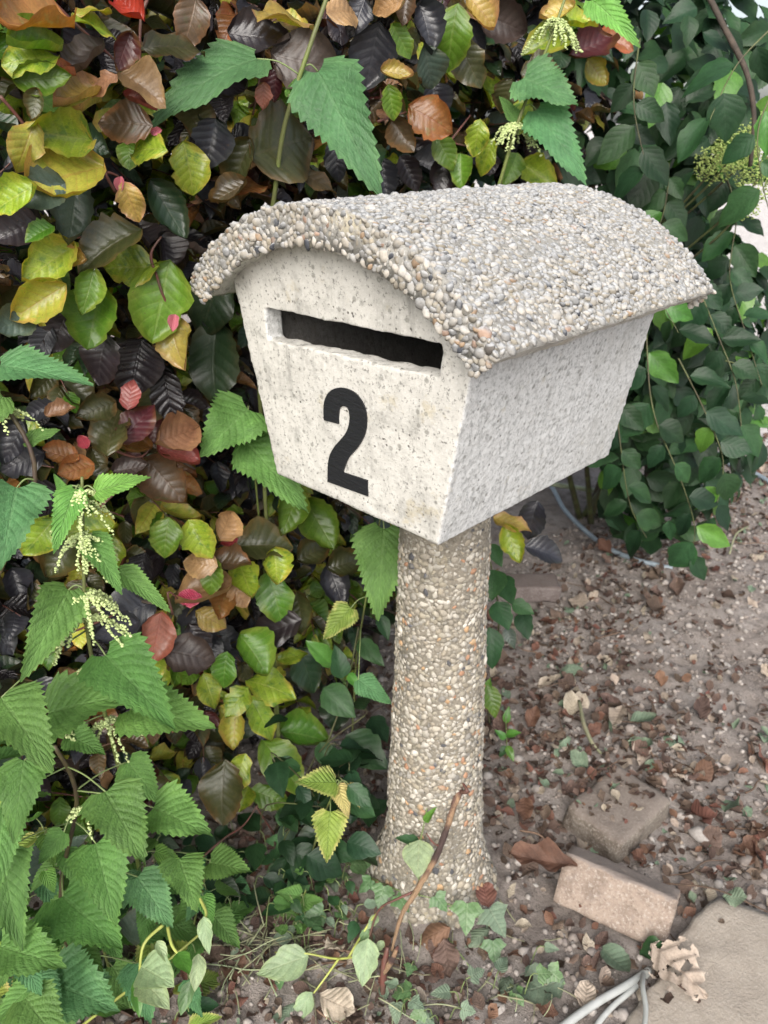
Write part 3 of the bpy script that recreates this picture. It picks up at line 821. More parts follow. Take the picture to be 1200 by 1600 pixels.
# ------------------------------------------------------------------ copper beech hedge
hedge = empty('copper_beech_hedge', (-.55, .2, 0), 'copper beech hedge of purple, bronze and yellow-green leaves behind the letterbox', 'hedge')
def hedge_x(y, z):
    x = -.335 + .03 * mnoise.noise(Vector((y * 3, z * 3, 2.2))) + .02 * mnoise.noise(Vector((y * 8, z * 8, 5)))
    x += .055 * max(0, min(1, (z - 1.15) / .25))
    return x
H = [  # px, py, length px, direction deg, colour, tilt
 (60,46,118,184,'orange',1.3),(55,68,90,2,'green',.8),(48,88,92,178,'yg',.8),(68,122,92,5,'green',.3),(130,88,78,205,'mauve',1.2),(80,122,80,185,'orange',1.4),
 (150,34,76,0,'yg',1.2),(145,14,56,15,'yellow',1.2),(205,16,52,140,'red',.6),(192,82,66,250,'maroon',.2),(272,68,96,8,'olive',.8),(160,126,50,205,'tan',.8),
 (222,132,78,332,'tan',.8),(120,148,74,190,'gold',1.0),(128,165,64,197,'yellow',1.0),(220,158,50,345,'salmon',1.0),(195,190,90,172,'bronze',.5),
 (40,228,84,250,'yellow',.2),(92,212,108,172,'yg',.3),(102,277,128,196,'yellow',.6),(226,229,70,172,'yg',.4),(297,262,86,285,'yg',.1),(55,165,52,262,'olive',.2),
 (18,308,90,205,'yg',.4),(114,336,100,262,'greygreen',.2),(65,300,80,200,'greygreen',.4),(204,316,70,290,'gold',.1),(262,328,108,300,'dkgreen',.2),
 (25,358,75,200,'purple',.4),(62,362,50,200,'green',.5),(203,416,92,178,'yg',.3),(170,382,118,205,'olive',.3),(75,412,100,215,'yg',.5),(115,402,44,170,'gold',.5),
 (60,472,104,212,'yellow',.4),(138,456,70,255,'green',.3),(148,498,104,260,'green',.2),(252,470,130,258,'green',.1),(271,531,82,280,'gold',.1),(22,505,70,200,'greygreen',.5),
 (92,520,66,250,'purple',.3),(65,535,60,240,'slate',.3),(212,575,92,258,'black',.2),(155,560,80,250,'purple',.2),(203,616,50,82,'salmon',.2),(172,672,84,84,'olive',.2),
 (214,660,84,50,'maroon',.3),(212,694,58,8,'orange',.6),(279,708,68,352,'salmon',.5),(279,678,78,22,'tan',.4),(258,751,84,310,'bronze',.3),(205,732,58,10,'mauve',.4),
 (95,712,60,165,'orange',.5),(118,735,60,195,'orange',.5),(130,690,26,120,'pink',.3),(95,645,50,10,'tan',.6),(62,642,58,200,'slate',.4),(35,720,80,200,'slate',.3),
 (20,690,80,240,'slate',.3),(60,780,80,200,'black',.3),(150,640,60,200,'olive',.3),(262,620,90,280,'black',.2),(330,560,120,260,'dkgreen',.2),(330,470,120,250,'dkgreen',.2),
 (259,840,66,262,'green',.2),(312,843,72,300,'yg',.2),(354,822,54,62,'tan',.2),(358,846,30,200,'pink',.1),(412,850,90,5,'olive',.4),(312,880,58,170,'tan',.5),(364,882,62,352,'bronze',.5),
 (384,908,62,290,'yg',.2),(318,922,90,190,'tan',.4),(294,935,44,185,'pink',.3),(374,928,48,300,'tan',.3),(346,944,54,258,'orange',.3),(330,968,56,330,'gold',.3),
 (430,932,84,285,'green',.2),(432,884,56,280,'yg',.3),(246,996,82,262,'salmon',.1),(232,1032,72,280,'yg',.2),(295,1022,84,350,'mauve',.3),(198,956,100,200,'slate',.4),
 (328,1080,60,290,'yg',.2),(350,1048,62,260,'green',.2),(398,1020,76,310,'green',.3),(421,1070,78,350,'yg',.5),(372,1092,52,230,'yg',.3),(366,1140,64,265,'yellow',.1),
 (410,1122,80,300,'yg',.2),(456,1025,48,15,'yg',.4),(475,1146,78,356,'green',.6),(440,1192,96,310,'green',.4),(482,1046,80,300,'dkgreen',.3),(525,1104,78,270,'dkgreen',.3),
 (420,1244,60,340,'green',.5),(381,1247,40,250,'yg',.3),(345,1235,100,262,'olive',.2),(372,1210,70,250,'yg',.3),(418,1342,124,262,'dkgreen',.2),(392,1330,90,270,'dkgreen',.2),
 (566,1195,90,200,'dkgreen',.3),(500,820,92,300,'green',.3),(455,800,70,250,'green',.3),(490,862,60,30,'olive',.4),(540,880,60,20,'olive',.5),(525,915,70,290,'slate',.3),
 (470,960,70,280,'olive',.2),(310,1000,60,300,'purple',.3),(425,985,100,200,'purple',.3),(330,900,60,260,'green',.2),(140,830,90,190,'yg',.3),(170,870,70,260,'yg',.2),
 (60,840,80,230,'yg',.3),(180,985,80,200,'slate',.3),(95,870,80,230,'olive',.3),(215,900,80,250,'black',.2),
 (388,288,76,12,'orange',.8),(358,302,66,210,'bronze',.7),(490,276,78,345,'bronze',.6),(452,222,128,20,'olive',.2),(478,96,112,348,'mauve',.5),(375,258,90,245,'olive',.2),
 (330,225,80,260,'slate',.3),(385,215,70,20,'black',.4),(405,60,100,350,'purple',.5),(430,130,60,265,'maroon',.3),(412,150,44,270,'salmon',.1),(300,30,80,260,'bronze',.4),
 (445,18,90,20,'gold',.8),(540,14,60,10,'tan',.5),(350,130,80,10,'purple',.5),(525,250,60,280,'slate',.3),(545,200,70,290,'purple',.3),
 (582,86,106,258,'slate',.1),(628,64,62,300,'green',.2),(632,14,60,262,'bronze',.2),(668,42,72,290,'slate',.2),(705,56,104,258,'green',.1),(752,14,66,315,'gold',.4),
 (785,34,84,340,'mauve',.3),(671,106,74,285,'greygreen',.1),(733,100,86,295,'olive',.1),(742,60,70,290,'slate',.2),(620,115,52,350,'gold',.5),(630,212,64,305,'bronze',.2),
 (672,184,76,332,'orange',.5),(684,158,60,290,'slate',.2),(612,160,58,280,'green',.2),(695,236,56,300,'green',.2),(608,8,60,200,'tan',.4),(560,25,60,250,'slate',.2),
 (958,62,62,355,'orange',.6),(920,74,66,20,'maroon',.4),(932,112,50,305,'yellow',.2),(905,32,66,10,'yg',.6),(870,20,60,200,'gold',.6),(860,60,70,200,'yg',.5),(848,108,70,10,'olive',.5),
 (790,150,60,250,'olive',.2),(815,180,60,260,'yg',.2),(745,215,60,260,'yg',.2),(760,245,60,250,'yg',.2),(720,265,50,270,'green',.2),(840,270,64,330,'yg',.3),(800,262,50,250,'green',.3),
 (600,280,70,280,'slate',.3),(640,270,60,300,'purple',.3),(690,280,70,260,'purple',.3),(575,255,60,280,'dkgreen',.3),
 (830,812,62,250,'slate',.2),(852,862,68,345,'slate',.5),(800,848,66,290,'yg',.2),(800,815,60,350,'gold',.6),
]
rg = random.Random(11)
leaf_n = 0
shoots = []
for (px, py, ln, dg_, cls, tilt) in H:
    t0 = hit_x(px, py, -.30)
    P = at(px, py, t0); t0 = hit_x(px, py, hedge_x(P.y, P.z) + .045 + rg.uniform(-.012, .03))
    if cls in ('black', 'purple', 'slate', 'dkgreen'): t0 += .03
    if px > 780 and py > 700: t0 = 1.62
    B, T, n = hang_leaf(px, py, ln, dg_, t0, tilt, rg)
    i = rg.randrange(NB)
    link('leaf', beech_mesh(cls, i), hedge, frame(B, T, n, 1.0 - .25 * abs(BEECH_SHAPES[i]['curl']), rg.uniform(.92, 1.12)))
    leaf_n += 1
    shoots.append((B, cls))
for px, py, ln, dg_ in ((188, 288, 26, 260), (272, 505, 28, 260), (244, 205, 20, 10), (95, 110, 22, 350)):
    t0 = hit_x(px, py, -.245); B, T, n = hang_leaf(px, py, ln, dg_, t0, .2, rg)
    V, F, uv = leaf_arrays(L=1, W=.7, nu=6, nv=8, shape='beech', fold=1.6, curl=0, wave=0, nveins=9, ripple=.06)
    link('bud', mesh_from('bud', V, F, [M['bud']], uv=uv), hedge, frame(B, T, n))
THEMES = [(24, ['black', 'purple', 'slate', 'dkgreen', 'olive']), (20, ['dkgreen', 'olive', 'black', 'slate']), (8, ['mauve', 'purple', 'bronze', 'slate']), (14, ['green', 'green', 'dkgreen', 'yg']),
          (15, ['yg', 'green', 'olive', 'yellow']), (7, ['bronze', 'olive', 'maroon', 'tan']), (3, ['orange', 'tan', 'bronze'])]
CLS = sorted(LM.keys()); CI = {k: i for i, k in enumerate(CLS)}
pile = Pile()
extra = 300 - leaf_n
cands = []
twV, twF, twn = [], [], 0
for q in range(2000):
    y = rg.uniform(-1.2, 1.25); z = rg.uniform(.04, 1.85)
    pit = .10 * max(0, mnoise.noise(Vector((y * 5.5, z * 5.5, 12)))) + .05 * rg.random()
    if z < .3: pit += .08 * (1 - z / .3)
    back = rg.random() ** 1.5 * .34
    tip = Vector((hedge_x(y, z) - pit - back, y, z))
    dr = Vector((1, rg.uniform(-.9, .9), rg.uniform(-.8, .9))).normalized()
    ln = rg.uniform(.10, .22); bs = tip - dr * ln
    if y > .5 and z < .66 * min(1, (y - .5) / .25): continue
    th = rg.choices([t_[1] for t_ in THEMES], weights=[t_[0] for t_ in THEMES])[0]
    nlv = rg.randrange(6, 10); sd = 1
    sidev = dr.cross(Vector((0, 0, 1)))
    if sidev.length < .1: sidev = Vector((0, 1, 0))
    sidev.normalize(); upn = sidev.cross(dr).normalized()
    upn = (upn + Vector((.5, rg.uniform(-.5, .3), rg.uniform(-.3, .5)))).normalized()
    pm_ = (bs + tip) / 2 + Vector((0, 0, rg.uniform(-.01, .015)))
    V, F, uv = tube_arrays([bs, pm_, tip], [.0018, .0014, .0008], 4, 2); twV.append(V); twF += [tuple(i_ + twn for i_ in f) for f in F]; twn += len(V)
    for k in range(nlv):
        f = (k + .6) / nlv; sd = -sd
        B = bs.lerp(tip, f); ll = rg.uniform(.042, .074) * (.75 + .35 * math.sin(math.pi * f))
        d = (dr * rg.uniform(.35, .9) + sidev * sd * rg.uniform(.5, 1.1) + Vector((0, 0, rg.uniform(-.8, .1)))).normalized()
        if k == nlv - 1: d = (dr + Vector((0, 0, rg.uniform(-.8, .1)))).normalized()
        n_ = (upn + Vector((rg.uniform(-.5, .5), rg.uniform(-.5, .5), rg.uniform(-.3, .3)))).normalized()
        if y > .5 and (B + d * ll).z < .6 * min(1, (y - .5) / .25): continue
        cands.append((pit + back + (1 - f) * .15, frame(B, B + d * ll, n_, 1.0, rg.uniform(.8, 1.1)), rg.choice(th), rg.randrange(NB)))
# the far flank of the hedge
for q in range(4200):
    y = rg.uniform(-1.3, 1.4); z = rg.uniform(.03, 1.9); x = -.95 + rg.uniform(-.06, .08)
    nrm_ = Vector((-1, rg.uniform(-.6, .6), rg.uniform(-.3, .9))).normalized()
    d = Vector((rg.uniform(-.6, .3), rg.uniform(-1, 1), rg.uniform(-1, .3))); d = (d - nrm_ * d.dot(nrm_)).normalized()
    B = Vector((x, y, z)); cands.append((9, frame(B, B + d * .08, nrm_, 1, 1.1), rg.choice(THEMES[rg.randrange(5)][1]), rg.randrange(NB)))
cands.sort(key=lambda c: c[0])
for depth, Mx, cls, i in cands:
    p = Mx.translation; q = project(p)
    if extra > 0 and q and 0 < q[0] < 1000 and 0 < q[1] < 1500 and not (300 < q[0] < 1100 and 300 < q[1] < 850):
        link('leaf', beech_mesh(cls, i), hedge, Mx); extra -= 1
    else:
        V, F, uv = BEECH_LOW[i]; pile.add(V, F, uv, rg.random(), CI[cls], Mx)
tag(pile.build('foliage', [LM[k] for k in CLS], hedge), kind='stuff')
tw = mesh_from('twigs', np.concatenate(twV) - np.array(hedge.location), twF, [M['twig_red']])
tw = bpy.data.objects.new('twigs', tw); COL.objects.link(tw); tw.parent = hedge; tag(tw, kind='stuff')
# branches: upright stems, boughs and red-brown shoots
for k in range(16):
    y = -1.05 + k * .14 + rg.uniform(-.04, .04); x = -.60 + rg.uniform(-.08, .08)
    pts = [(x, y, -.03)]; 
    for s in range(1, 7):
        pts.append((x + rg.uniform(-.05, .05), y + rg.uniform(-.06, .06) + .02 * s * rg.uniform(-1, 1), .28 * s))
    tube('branch', pts, [.014, .012, .010, .007, .004], M['bark'], hedge, 7, 4, .1, k)
    for s in range(3):
        a_ = Vector(pts[rg.randrange(1, 6)]); b_ = a_ + Vector((rg.uniform(.12, .24), rg.uniform(-.15, .15), rg.uniform(-.05, .15)))
        tube('branch', [a_, (a_ + b_) / 2 + Vector((0, 0, rg.uniform(-.03, .03))), b_], [.006, .004, .002], M['bark'], hedge, 6, 4, .1, k * 7 + s)
SH = [[(0,150),(30,185),(62,225),(105,250)],[(80,0),(115,35),(160,75),(180,95)],[(230,0),(220,30),(219,95),(222,112)],[(240,420),(236,395),(252,370)],[(243,425),(256,465),(272,495)],
      [(430,0),(415,60),(408,110),(395,180)],[(170,700),(215,715),(235,700)],[(220,740),(180,770),(150,800)],[(310,1345),(350,1310),(380,1290),(402,1258)],[(400,1260),(440,1320),(465,1350)],
      [(270,960),(262,925),(278,935)],[(590,190),(635,175)],[(700,225),(735,180)],[(640,215),(700,222),(735,230)],[(60,1000),(120,985),(180,960)],[(180,300),(165,270),(185,275)]]
for s_ in SH:
    pts = []
    for (px, py) in s_:
        t0 = hit_x(px, py, -.272); pts.append(at(px, py, t0))
    e = pts[-1] if len(pts) > 2 else pts[0]
    tube('shoot', pts, [.0022, .0018, .0013], M['twig_red'], hedge, 6, 4, .08, len(s_))

# ------------------------------------------------------------------ nettles
NET = dict(L=1, nu=8, fold=.25, curl=.14, wave=.05, nveins=9, teeth=15, ripple=.006)
def catkins(parent, P, length, count, rg, drop=1.0):
    """drooping strings of tiny flowers from a node, one mesh"""
    V0, F0 = PEB_LO
    pl = Pile()
    for k in range(int(count * 1.4)):
        an = rg.uniform(0, 6.28); out_d = Vector((math.cos(an), math.sin(an), .35))
        L = length * rg.uniform(.7, 1.45)
        for s in range(int(26 * length / .03)):
            f = s / (26 * length / .03)
            c = P + out_d * (L * .75 * f) + Vector((0, 0, -1)) * (drop * L * f * f * .9) + Vector((rg.uniform(-1, 1), rg.uniform(-1, 1), rg.uniform(-1, 1))) * .0022 * (1.1 - .4 * f)
            Mx = Matrix.Translation(c) @ Matrix.Scale(rg.uniform(.0013, .0029), 4)
            pl.add(V0, F0, None, rg.random(), 0, Mx)
    return pl.build('flower_string', [M['catkin']], parent)
PEB_LO = pebble_base(77, 1)

def nettle(name, label, stem, leaves, cats, stem_mat='nettle_stem', rad=(.0030, .0022, .0014), group=None, seed=0):
    """stem [(px,py,t)], leaves [(bx,by,bt, tx,ty,tt, width, material, tilt, curl)], cats [(px,py,t,len,count)]"""
    rg = random.Random(seed)
    pts = [at(*s) for s in stem]
    root = pts[0].copy(); root.z = gz(root.x, root.y)
    if (pts[0] - root).length > .03: pts = [root] + pts
    o = empty(name, root, label, 'nettle', group)
    tube('stem', pts, list(rad), M[stem_mat], o, 8, 6, .04, seed)
    path = catmull(pts, 8)
    for k, lf in enumerate(leaves):
        bx, by, bt, tx, ty, tt, w, mat, tilt, curl = lf
        B = at(bx, by, bt); T = at(tx, ty, tt)
        # petiole from the nearest stem point
        near = min(path, key=lambda q: (q - B).length)
        if .004 < (near - B).length < .14:
            mid_ = (near + B) / 2 + Vector((0, 0, .006))
            tube('petiole', [near, mid_, B], [.0013, .0010, .0010], M['petiole'], o, 6, 4, 0, k)
        shape = 'nettle_wide' if w > .62 else 'nettle'
        kw = dict(NET, W=w, shape=shape, seed=seed * 31 + k, curl=curl, fold=rg.uniform(.15, .4), twist=rg.uniform(-.25, .25), teeth=rg.choice((13, 14, 16)))
        V, F, uv = leaf_arrays(**kw)
        tipv = V[len(V) - 1 - kw['nu'] // 2]
        # lay the chord base -> tip along local +Y
        ang = math.atan2(tipv[2], tipv[1]); ca, sa = math.cos(-ang), math.sin(-ang)
        V = np.stack([V[:, 0], V[:, 1] * ca - V[:, 2] * sa, V[:, 1] * sa + V[:, 2] * ca], 1) / math.hypot(tipv[1], tipv[2])
        mid_p = (B + T) / 2
        n = ((CAM - mid_p).normalized() + Vector((0, 0, tilt)) + Vector((rg.uniform(-.25, .25), rg.uniform(-.25, .25), 0))).normalized()
        link('leaf', mesh_from('nettle_leaf', V, F, [LM[mat]], uv=uv), o, frame(B, T, n))
    for (px, py, t, ln, cnt) in cats:
        catkins(o, at(px, py, t), ln, cnt, rg)
    return o

def young_nettle(px, py, hgt, lean, seed, label):
    """upright nettle with opposite, crosswise leaf pairs"""
    rs = random.Random(seed)
    P = hit_z(px, py, .01); P.z = gz(P.x, P.y) - .01
    o = empty('nettle', P.copy(), label, 'nettle')
    pts = [P + Vector((lean[0] * f * f, lean[1] * f * f, hgt * f)) + Vector((rs.uniform(-1, 1), rs.uniform(-1, 1), 0)) * .006 for f in (0, .3, .6, .85, 1)]
    tube('stem', pts, [.0026, .0022, .0014], M[rs.choice(('nettle_stem', 'nettle_stem_dark'))], o, 7, 5, .05, seed)
    path = catmull(pts, 12); nn = max(4, int(hgt / .05)); a0 = rs.uniform(0, 3)
    for k in range(nn):
        f = .18 + .82 * k / (nn - 1); q = path[min(len(path) - 1, int(f * (len(path) - 1)))]
        ln = .085 * (1 - .62 * (f - .2)) * rs.uniform(.85, 1.15)
        for sgn in (0, math.pi):
            an = a0 + k * math.pi / 2 + sgn + rs.uniform(-.3, .3)
            d = Vector((math.cos(an), math.sin(an), 0))
            B = q + d * .018 + Vector((0, 0, .006))
            tube('petiole', [q, (q + B) / 2 + Vector((0, 0, .003)), B], [.0010, .0008], M['petiole'], o, 5, 3)
            T = B + (d + Vector((0, 0, rs.uniform(-.75, -.1)))).normalized() * ln
            cls = 'nettle_young' if f > .93 else rs.choice(('nettle', 'nettle', 'nettle_blue', 'nettle_lime') if rs.random() < .35 else ('nettle',))
            V, F, uv = leaf_arrays(**dict(NET, W=rs.uniform(.55, .72), shape=rs.choice(('nettle', 'nettle_wide')), seed=seed * 40 + k, curl=rs.uniform(.08, .25), fold=rs.uniform(.1, .45), twist=rs.uniform(-.4, .4), teeth=rs.choice((11, 12, 13)), nu=6))
            link('leaf', mesh_from('nettle_leaf', V, F, [LM[cls]], uv=uv), o, frame(B, T, Vector((d.x * .4, d.y * .4, 1)).normalized(), .97))
    return o
young_nettle(40, 1590, .42, (.05, -.04), 51, 'upright nettle at the far left of the bottom edge')
young_nettle(120, 1640, .40, (.06, -.06), 52, 'upright nettle second from the left along the bottom edge')
young_nettle(175, 1545, .46, (.03, -.05), 53, 'leafy nettle rising in the middle of the bottom left clump')
young_nettle(255, 1505, .34, (.05, -.03), 54, 'shorter nettle at the right side of the bottom left clump')
young_nettle(-20, 1500, .55, (.04, -.05), 55, 'tall nettle cut off by the left edge above the bottom corner')
young_nettle(90, 1480, .60, (.06, -.07), 56, 'tallest leafy nettle at the back of the bottom left clump')
young_nettle(330, 1470, .22, (.04, -.03), 57, 'small nettle beside the dry clippings')
nettle('nettle', 'tall nettle with two drooping leaves rising behind the front of the letterbox roof',
  [(400, 480, 1.22), (425, 330, 1.12), (440, 220, 1.06), (455, 160, 1.03), (485, 70, 1.0), (520, -30, .98)],
  [(402, 92, 1.0, 234, 204, .95, .50, 'nettle_blue', 1.3, .30), (497, 112, 1.02, 597, 308, 1.0, .50, 'nettle_blue', .5, .22),
   (450, 152, 1.03, 462, 122, 1.02, .5, 'nettle_young', .3, .1), (460, 152, 1.03, 472, 135, 1.02, .5, 'nettle_young', .3, .1)], [],
  rad=(.0036, .0034, .0030, .0028), seed=1)
nettle('nettle', 'flowering nettle behind the back of the letterbox roof',
  [(745, 400, 1.5), (778, 295, 1.40), (808, 195, 1.35), (835, 125, 1.33), (868, 40, 1.30), (895, -40, 1.28)],
  [(925, 0, 1.28, 1000, 74, 1.25, .42, 'nettle_young', .6, .2), (818, 122, 1.33, 903, 166, 1.28, .75, 'nettle_blue', .9, .15), (838, 172, 1.34, 916, 292, 1.30, .46, 'nettle_blue', .5, .16),
   (808, 190, 1.35, 780, 150, 1.36, .45, 'nettle', .5, .1)],
  [(868, 40, 1.29, .055, 7), (866, 32, 1.29, .05, 5), (805, 200, 1.34, .05, 6), (803, 195, 1.34, .04, 4)], rad=(.0036, .0032, .0026, .0022), seed=2)
nettle('nettle', 'flowering nettle with pale green flower strings, left of the letterbox post',
  [(232, 1440, 1.32), (192, 1228, 1.16), (150, 1060, 1.06), (134, 960, 1.0), (130, 850, .96), (128, 745, .93)],
  [(150, 768, .93, 236, 746, .90, .40, 'nettle_young', .6, .15), (118, 765, .93, 84, 865, .90, .45, 'nettle_young', .3, .2), (140, 838, .95, 190, 928, .91, .42, 'nettle', .3, .15),
   (100, 768, .93, 84, 740, .93, .5, 'nettle_young', .6, .1), (185, 893, .96, 266, 956, .95, .40, 'nettle', .6, .2), (107, 922, .98, 32, 1064, .90, .48, 'nettle', .2, .18),
   (165, 1024, 1.0, 274, 1142, .92, .56, 'nettle', .5, .16), (205, 1108, 1.02, 338, 1138, .96, .60, 'nettle', .9, .15), (76, 1114, .98, 226, 1084, .95, .62, 'nettle', .9, .16), (2, 1090, .90, 82, 1206, .84, .62, 'nettle', .6, .18),
   (134, 800, .95, 150, 770, .94, .5, 'nettle_young', .4, .1), (80, 960, .98, 60, 1000, .98, .6, 'nettle', .3, .1), (110, 1150, 1.06, 165, 1180, 1.04, .7, 'nettle', .4, .1)],
  [(130, 770, .93, .028, 8), (128, 790, .93, .04, 9), (130, 840, .94, .045, 9), (133, 935, .98, .055, 10), (136, 965, .99, .05, 9), (145, 1040, 1.04, .035, 7), (165, 1130, 1.08, .045, 8), (85, 1150, 1.04, .04, 7), (135, 1265, 1.02, .03, 6)],
  'nettle_stem', (.0030, .0030, .0024, .0018), seed=3)
nettle('nettle', 'nettle with broad overlapping leaves in the bottom left corner',
  [(120, 1560, 1.28), (95, 1400, 1.15), (120, 1250, 1.05), (85, 1165, 1.0)],
  [(38, 1188, .98, 22, 1318, .93, .60, 'nettle', .5, .14), (4, 1262, .98, -8, 1400, .93, .55, 'nettle', .5, .14), (165, 1237, .98, 226, 1350, .93, .72, 'nettle', .5, .14), (240, 1262, 1.02, 330, 1306, .97, .74, 'nettle', .6, .12), (280, 1342, 1.06, 308, 1424, 1.01, .76, 'nettle', .5, .12),
   (150, 1318, 1.06, 182, 1446, 1.0, .70, 'nettle', .5, .14), (98, 1400, 1.08, 192, 1484, 1.02, .80, 'nettle', .6, .12), (2, 1330, 1.0, 34, 1486, .95, .5, 'nettle', .7, .18), (0, 1478, .98, 104, 1512, .93, .66, 'nettle', .9, .12),
   (78, 1535, 1.08, 186, 1578, 1.02, .78, 'nettle_blue', .8, .12), (40, 1560, 1.0, 100, 1640, .96, .75, 'nettle', .6, .12), (120, 1480, 1.12, 162, 1525, 1.1, .8, 'nettle', .5, .1), (215, 1505, 1.2, 235, 1600, 1.16, .75, 'nettle_blue', .4, .12),
   (215, 1370, 1.12, 270, 1450, 1.1, .75, 'nettle_blue', .5, .1), (100, 1300, 1.04, 60, 1350, 1.03, .7, 'nettle', .5, .1), (200, 1190, 1.1, 250, 1255, 1.08, .7, 'nettle', .4, .1), (70, 1360, 1.1, 85, 1395, 1.1, .7, 'nettle_young', .5, .1)],
  [], 'nettle_stem_dark', (.0034, .0032, .0026), seed=4)
nettle('nettle', 'nettle leaning in at the left edge, level with the figure 2',
  [(-60, 1180, 1.12), (-20, 950, 1.02), (55, 750, .97), (0, 620, .94), (-40, 560, .93)],
  [(0, 572, .93, 146, 603, .89, .44, 'nettle_blue', 1.2, .14), (26, 762, .95, 2, 892, .88, .66, 'nettle_blue', .2, .14), (40, 690, .97, 95, 672, .96, .5, 'nettle', .9, .1), (5, 620, .94, -60, 700, .9, .5, 'nettle', .5, .1)],
  [(5, 640, .94, .04, 7)], 'nettle_stem_dark', (.0032, .0028, .0024), seed=5)
nettle('nettle', 'nettle with holed leaves half hidden behind the lower left side of the box',
  [(440, 1250, 1.80), (420, 980, 1.62), (400, 760, 1.34), (388, 640, 1.22)],
  [(388, 640, 1.2, 312, 712, 1.15, .86, 'nettle', .4, .1), (386, 692, 1.22, 480, 800, 1.18, .56, 'nettle', .4, .12)], [], seed=6)
nettle('nettle', 'nettle with one large hanging leaf just left of the top of the post',
  [(545, 1260, 1.80), (556, 1040, 1.66), (566, 970, 1.46), (596, 800, 1.30)],
  [(600, 826, 1.28, 590, 970, 1.24, .62, 'nettle', .1, .12), (548, 950, 1.40, 505, 1000, 1.38, .7, 'nettle_lime', .4, .1), (440, 825, 1.42, 432, 850, 1.42, .8, 'nettle_lime', .2, .1), (560, 1062, 1.42, 612, 1100, 1.4, .6, 'nettle_blue', .5, .12)], [], seed=7)
nettle('nettle', 'small yellowing nettle sprig with a cream leaf, just left of the post foot',
  [(470, 1400, 1.62), (500, 1290, 1.46), (530, 1222, 1.40)],
  [(525, 1222, 1.40, 462, 1222, 1.36, .70, 'nettle_lime', .6, .1), (528, 1228, 1.40, 545, 1278, 1.36, .6, 'nettle_cream', .3, .12), (545, 1225, 1.4, 562, 1262, 1.38, .5, 'nettle_cream', .2, .1), (516, 1268, 1.40, 510, 1348, 1.36, .74, 'nettle_lime', .3, .12)], [], seed=8)
nettle('nettle', 'nettle seedling sprouting in the litter between the post foot and the bottom left nettles',
  [(455, 1500, 1.50), (465, 1430, 1.46), (478, 1390, 1.44)],
  [(470, 1415, 1.45, 505, 1405, 1.43, .7, 'nettle', .9, .1), (460, 1425, 1.46, 420, 1470, 1.44, .7, 'nettle', .6, .1), (470, 1430, 1.45, 488, 1475, 1.43, .7, 'nettle_blue', .5, .1), (470, 1400, 1.44, 430, 1395, 1.43, .7, 'nettle', .9, .1)], [], seed=9, rad=(.0016, .0012))
nettle('nettle', 'serrated leafy nettle shoot under the red stem left of the post',
  [(300, 1460, 1.4), (318, 1380, 1.3), (330, 1345, 1.27)],
  [(328, 1348, 1.26, 392, 1362, 1.22, .74, 'nettle', .8, .1), (322, 1390, 1.3, 290, 1440, 1.28, .7, 'nettle_blue', .5, .1), (255, 1330, 1.2, 268, 1372, 1.19, .7, 'nettle', .5, .1)], [], seed=10, rad=(.002, .0015))

# ------------------------------------------------------------------ evergreen climbing shrub on the right
shrub = empty('evergreen_shrub', (-.35, 1.7, 0), 'dark green glossy-leaved shrub trailing to the soil right of the letterbox', 'shrub')
ELL = [((-.48, 1.47, .82), (.37, .38, .40)), ((-.60, 1.45, 1.34), (.47, .48, .40)), ((-.29, 1.68, .46), (.26, .28, .34)), ((-.85, 2.1, .95), (.36, .50, .75)), ((-.31, 1.60, .76), (.27, .30, .34)), ((-.46, 1.75, 1.42), (.36, .40, .26))]
pile = Pile(); cands = []
for q in range(4200):
    c_, r_ = ELL[rg.choices(range(6), weights=(20, 26, 12, 20, 14, 14))[0]]
    d = Vector((rg.gauss(0, 1), rg.gauss(0, 1), rg.gauss(0, 1))).normalized()
    k = .62 + .42 * rg.random() ** .6
    k *= 1 + .16 * mnoise.noise(d * 2.2 + Vector(c_))
    P = Vector((c_[0] + d.x * r_[0] * k, c_[1] + d.y * r_[1] * k, max(.03, c_[2] + d.z * r_[2] * k)))
    n = (d + Vector((.2, -.35, .5)) + Vector((rg.uniform(-.5, .5), rg.uniform(-.5, .5), rg.uniform(-.4, .4)))).normalized()
    y_ = Vector((rg.uniform(-.5, .9), rg.uniform(-.9, .5), rg.uniform(-1.1, .1))); y_ = (y_ - n * y_.dot(n)).normalized()
    if P.x < -.38 and P.z < .56: continue
    if P.z > .95 and mnoise.noise(P * 5.0) > .16: continue
    ln = rg.uniform(.065, .115)
    cls = rg.choices(('shrub', 'shrub_mid', 'shrub_bright'), weights=(60, 30, 10 if k > .85 else 2))[0]  # bright leaves commoner towards the outside of each clump
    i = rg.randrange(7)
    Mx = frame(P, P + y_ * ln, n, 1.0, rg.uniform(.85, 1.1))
    q_ = project(P)
    vis = 9
    if q_ and 880 < q_[0] < 1220 and -20 < q_[1] < 920: vis = q_[2]
    cands.append((vis, Mx, cls, i))
cands.sort(key=lambda c: c[0])
for j, (vis, Mx, cls, i) in enumerate(cands):
    if j < 195 and vis < 9: link('leaf', ovate_mesh(cls, i), shrub, Mx)
    else:
        V, F, uv = OVATE_LOW[i]; pile.add(V, F, uv, rg.random(), CI[cls], Mx)
tag(pile.build('foliage', [LM[k] for k in CLS], shrub), kind='stuff')
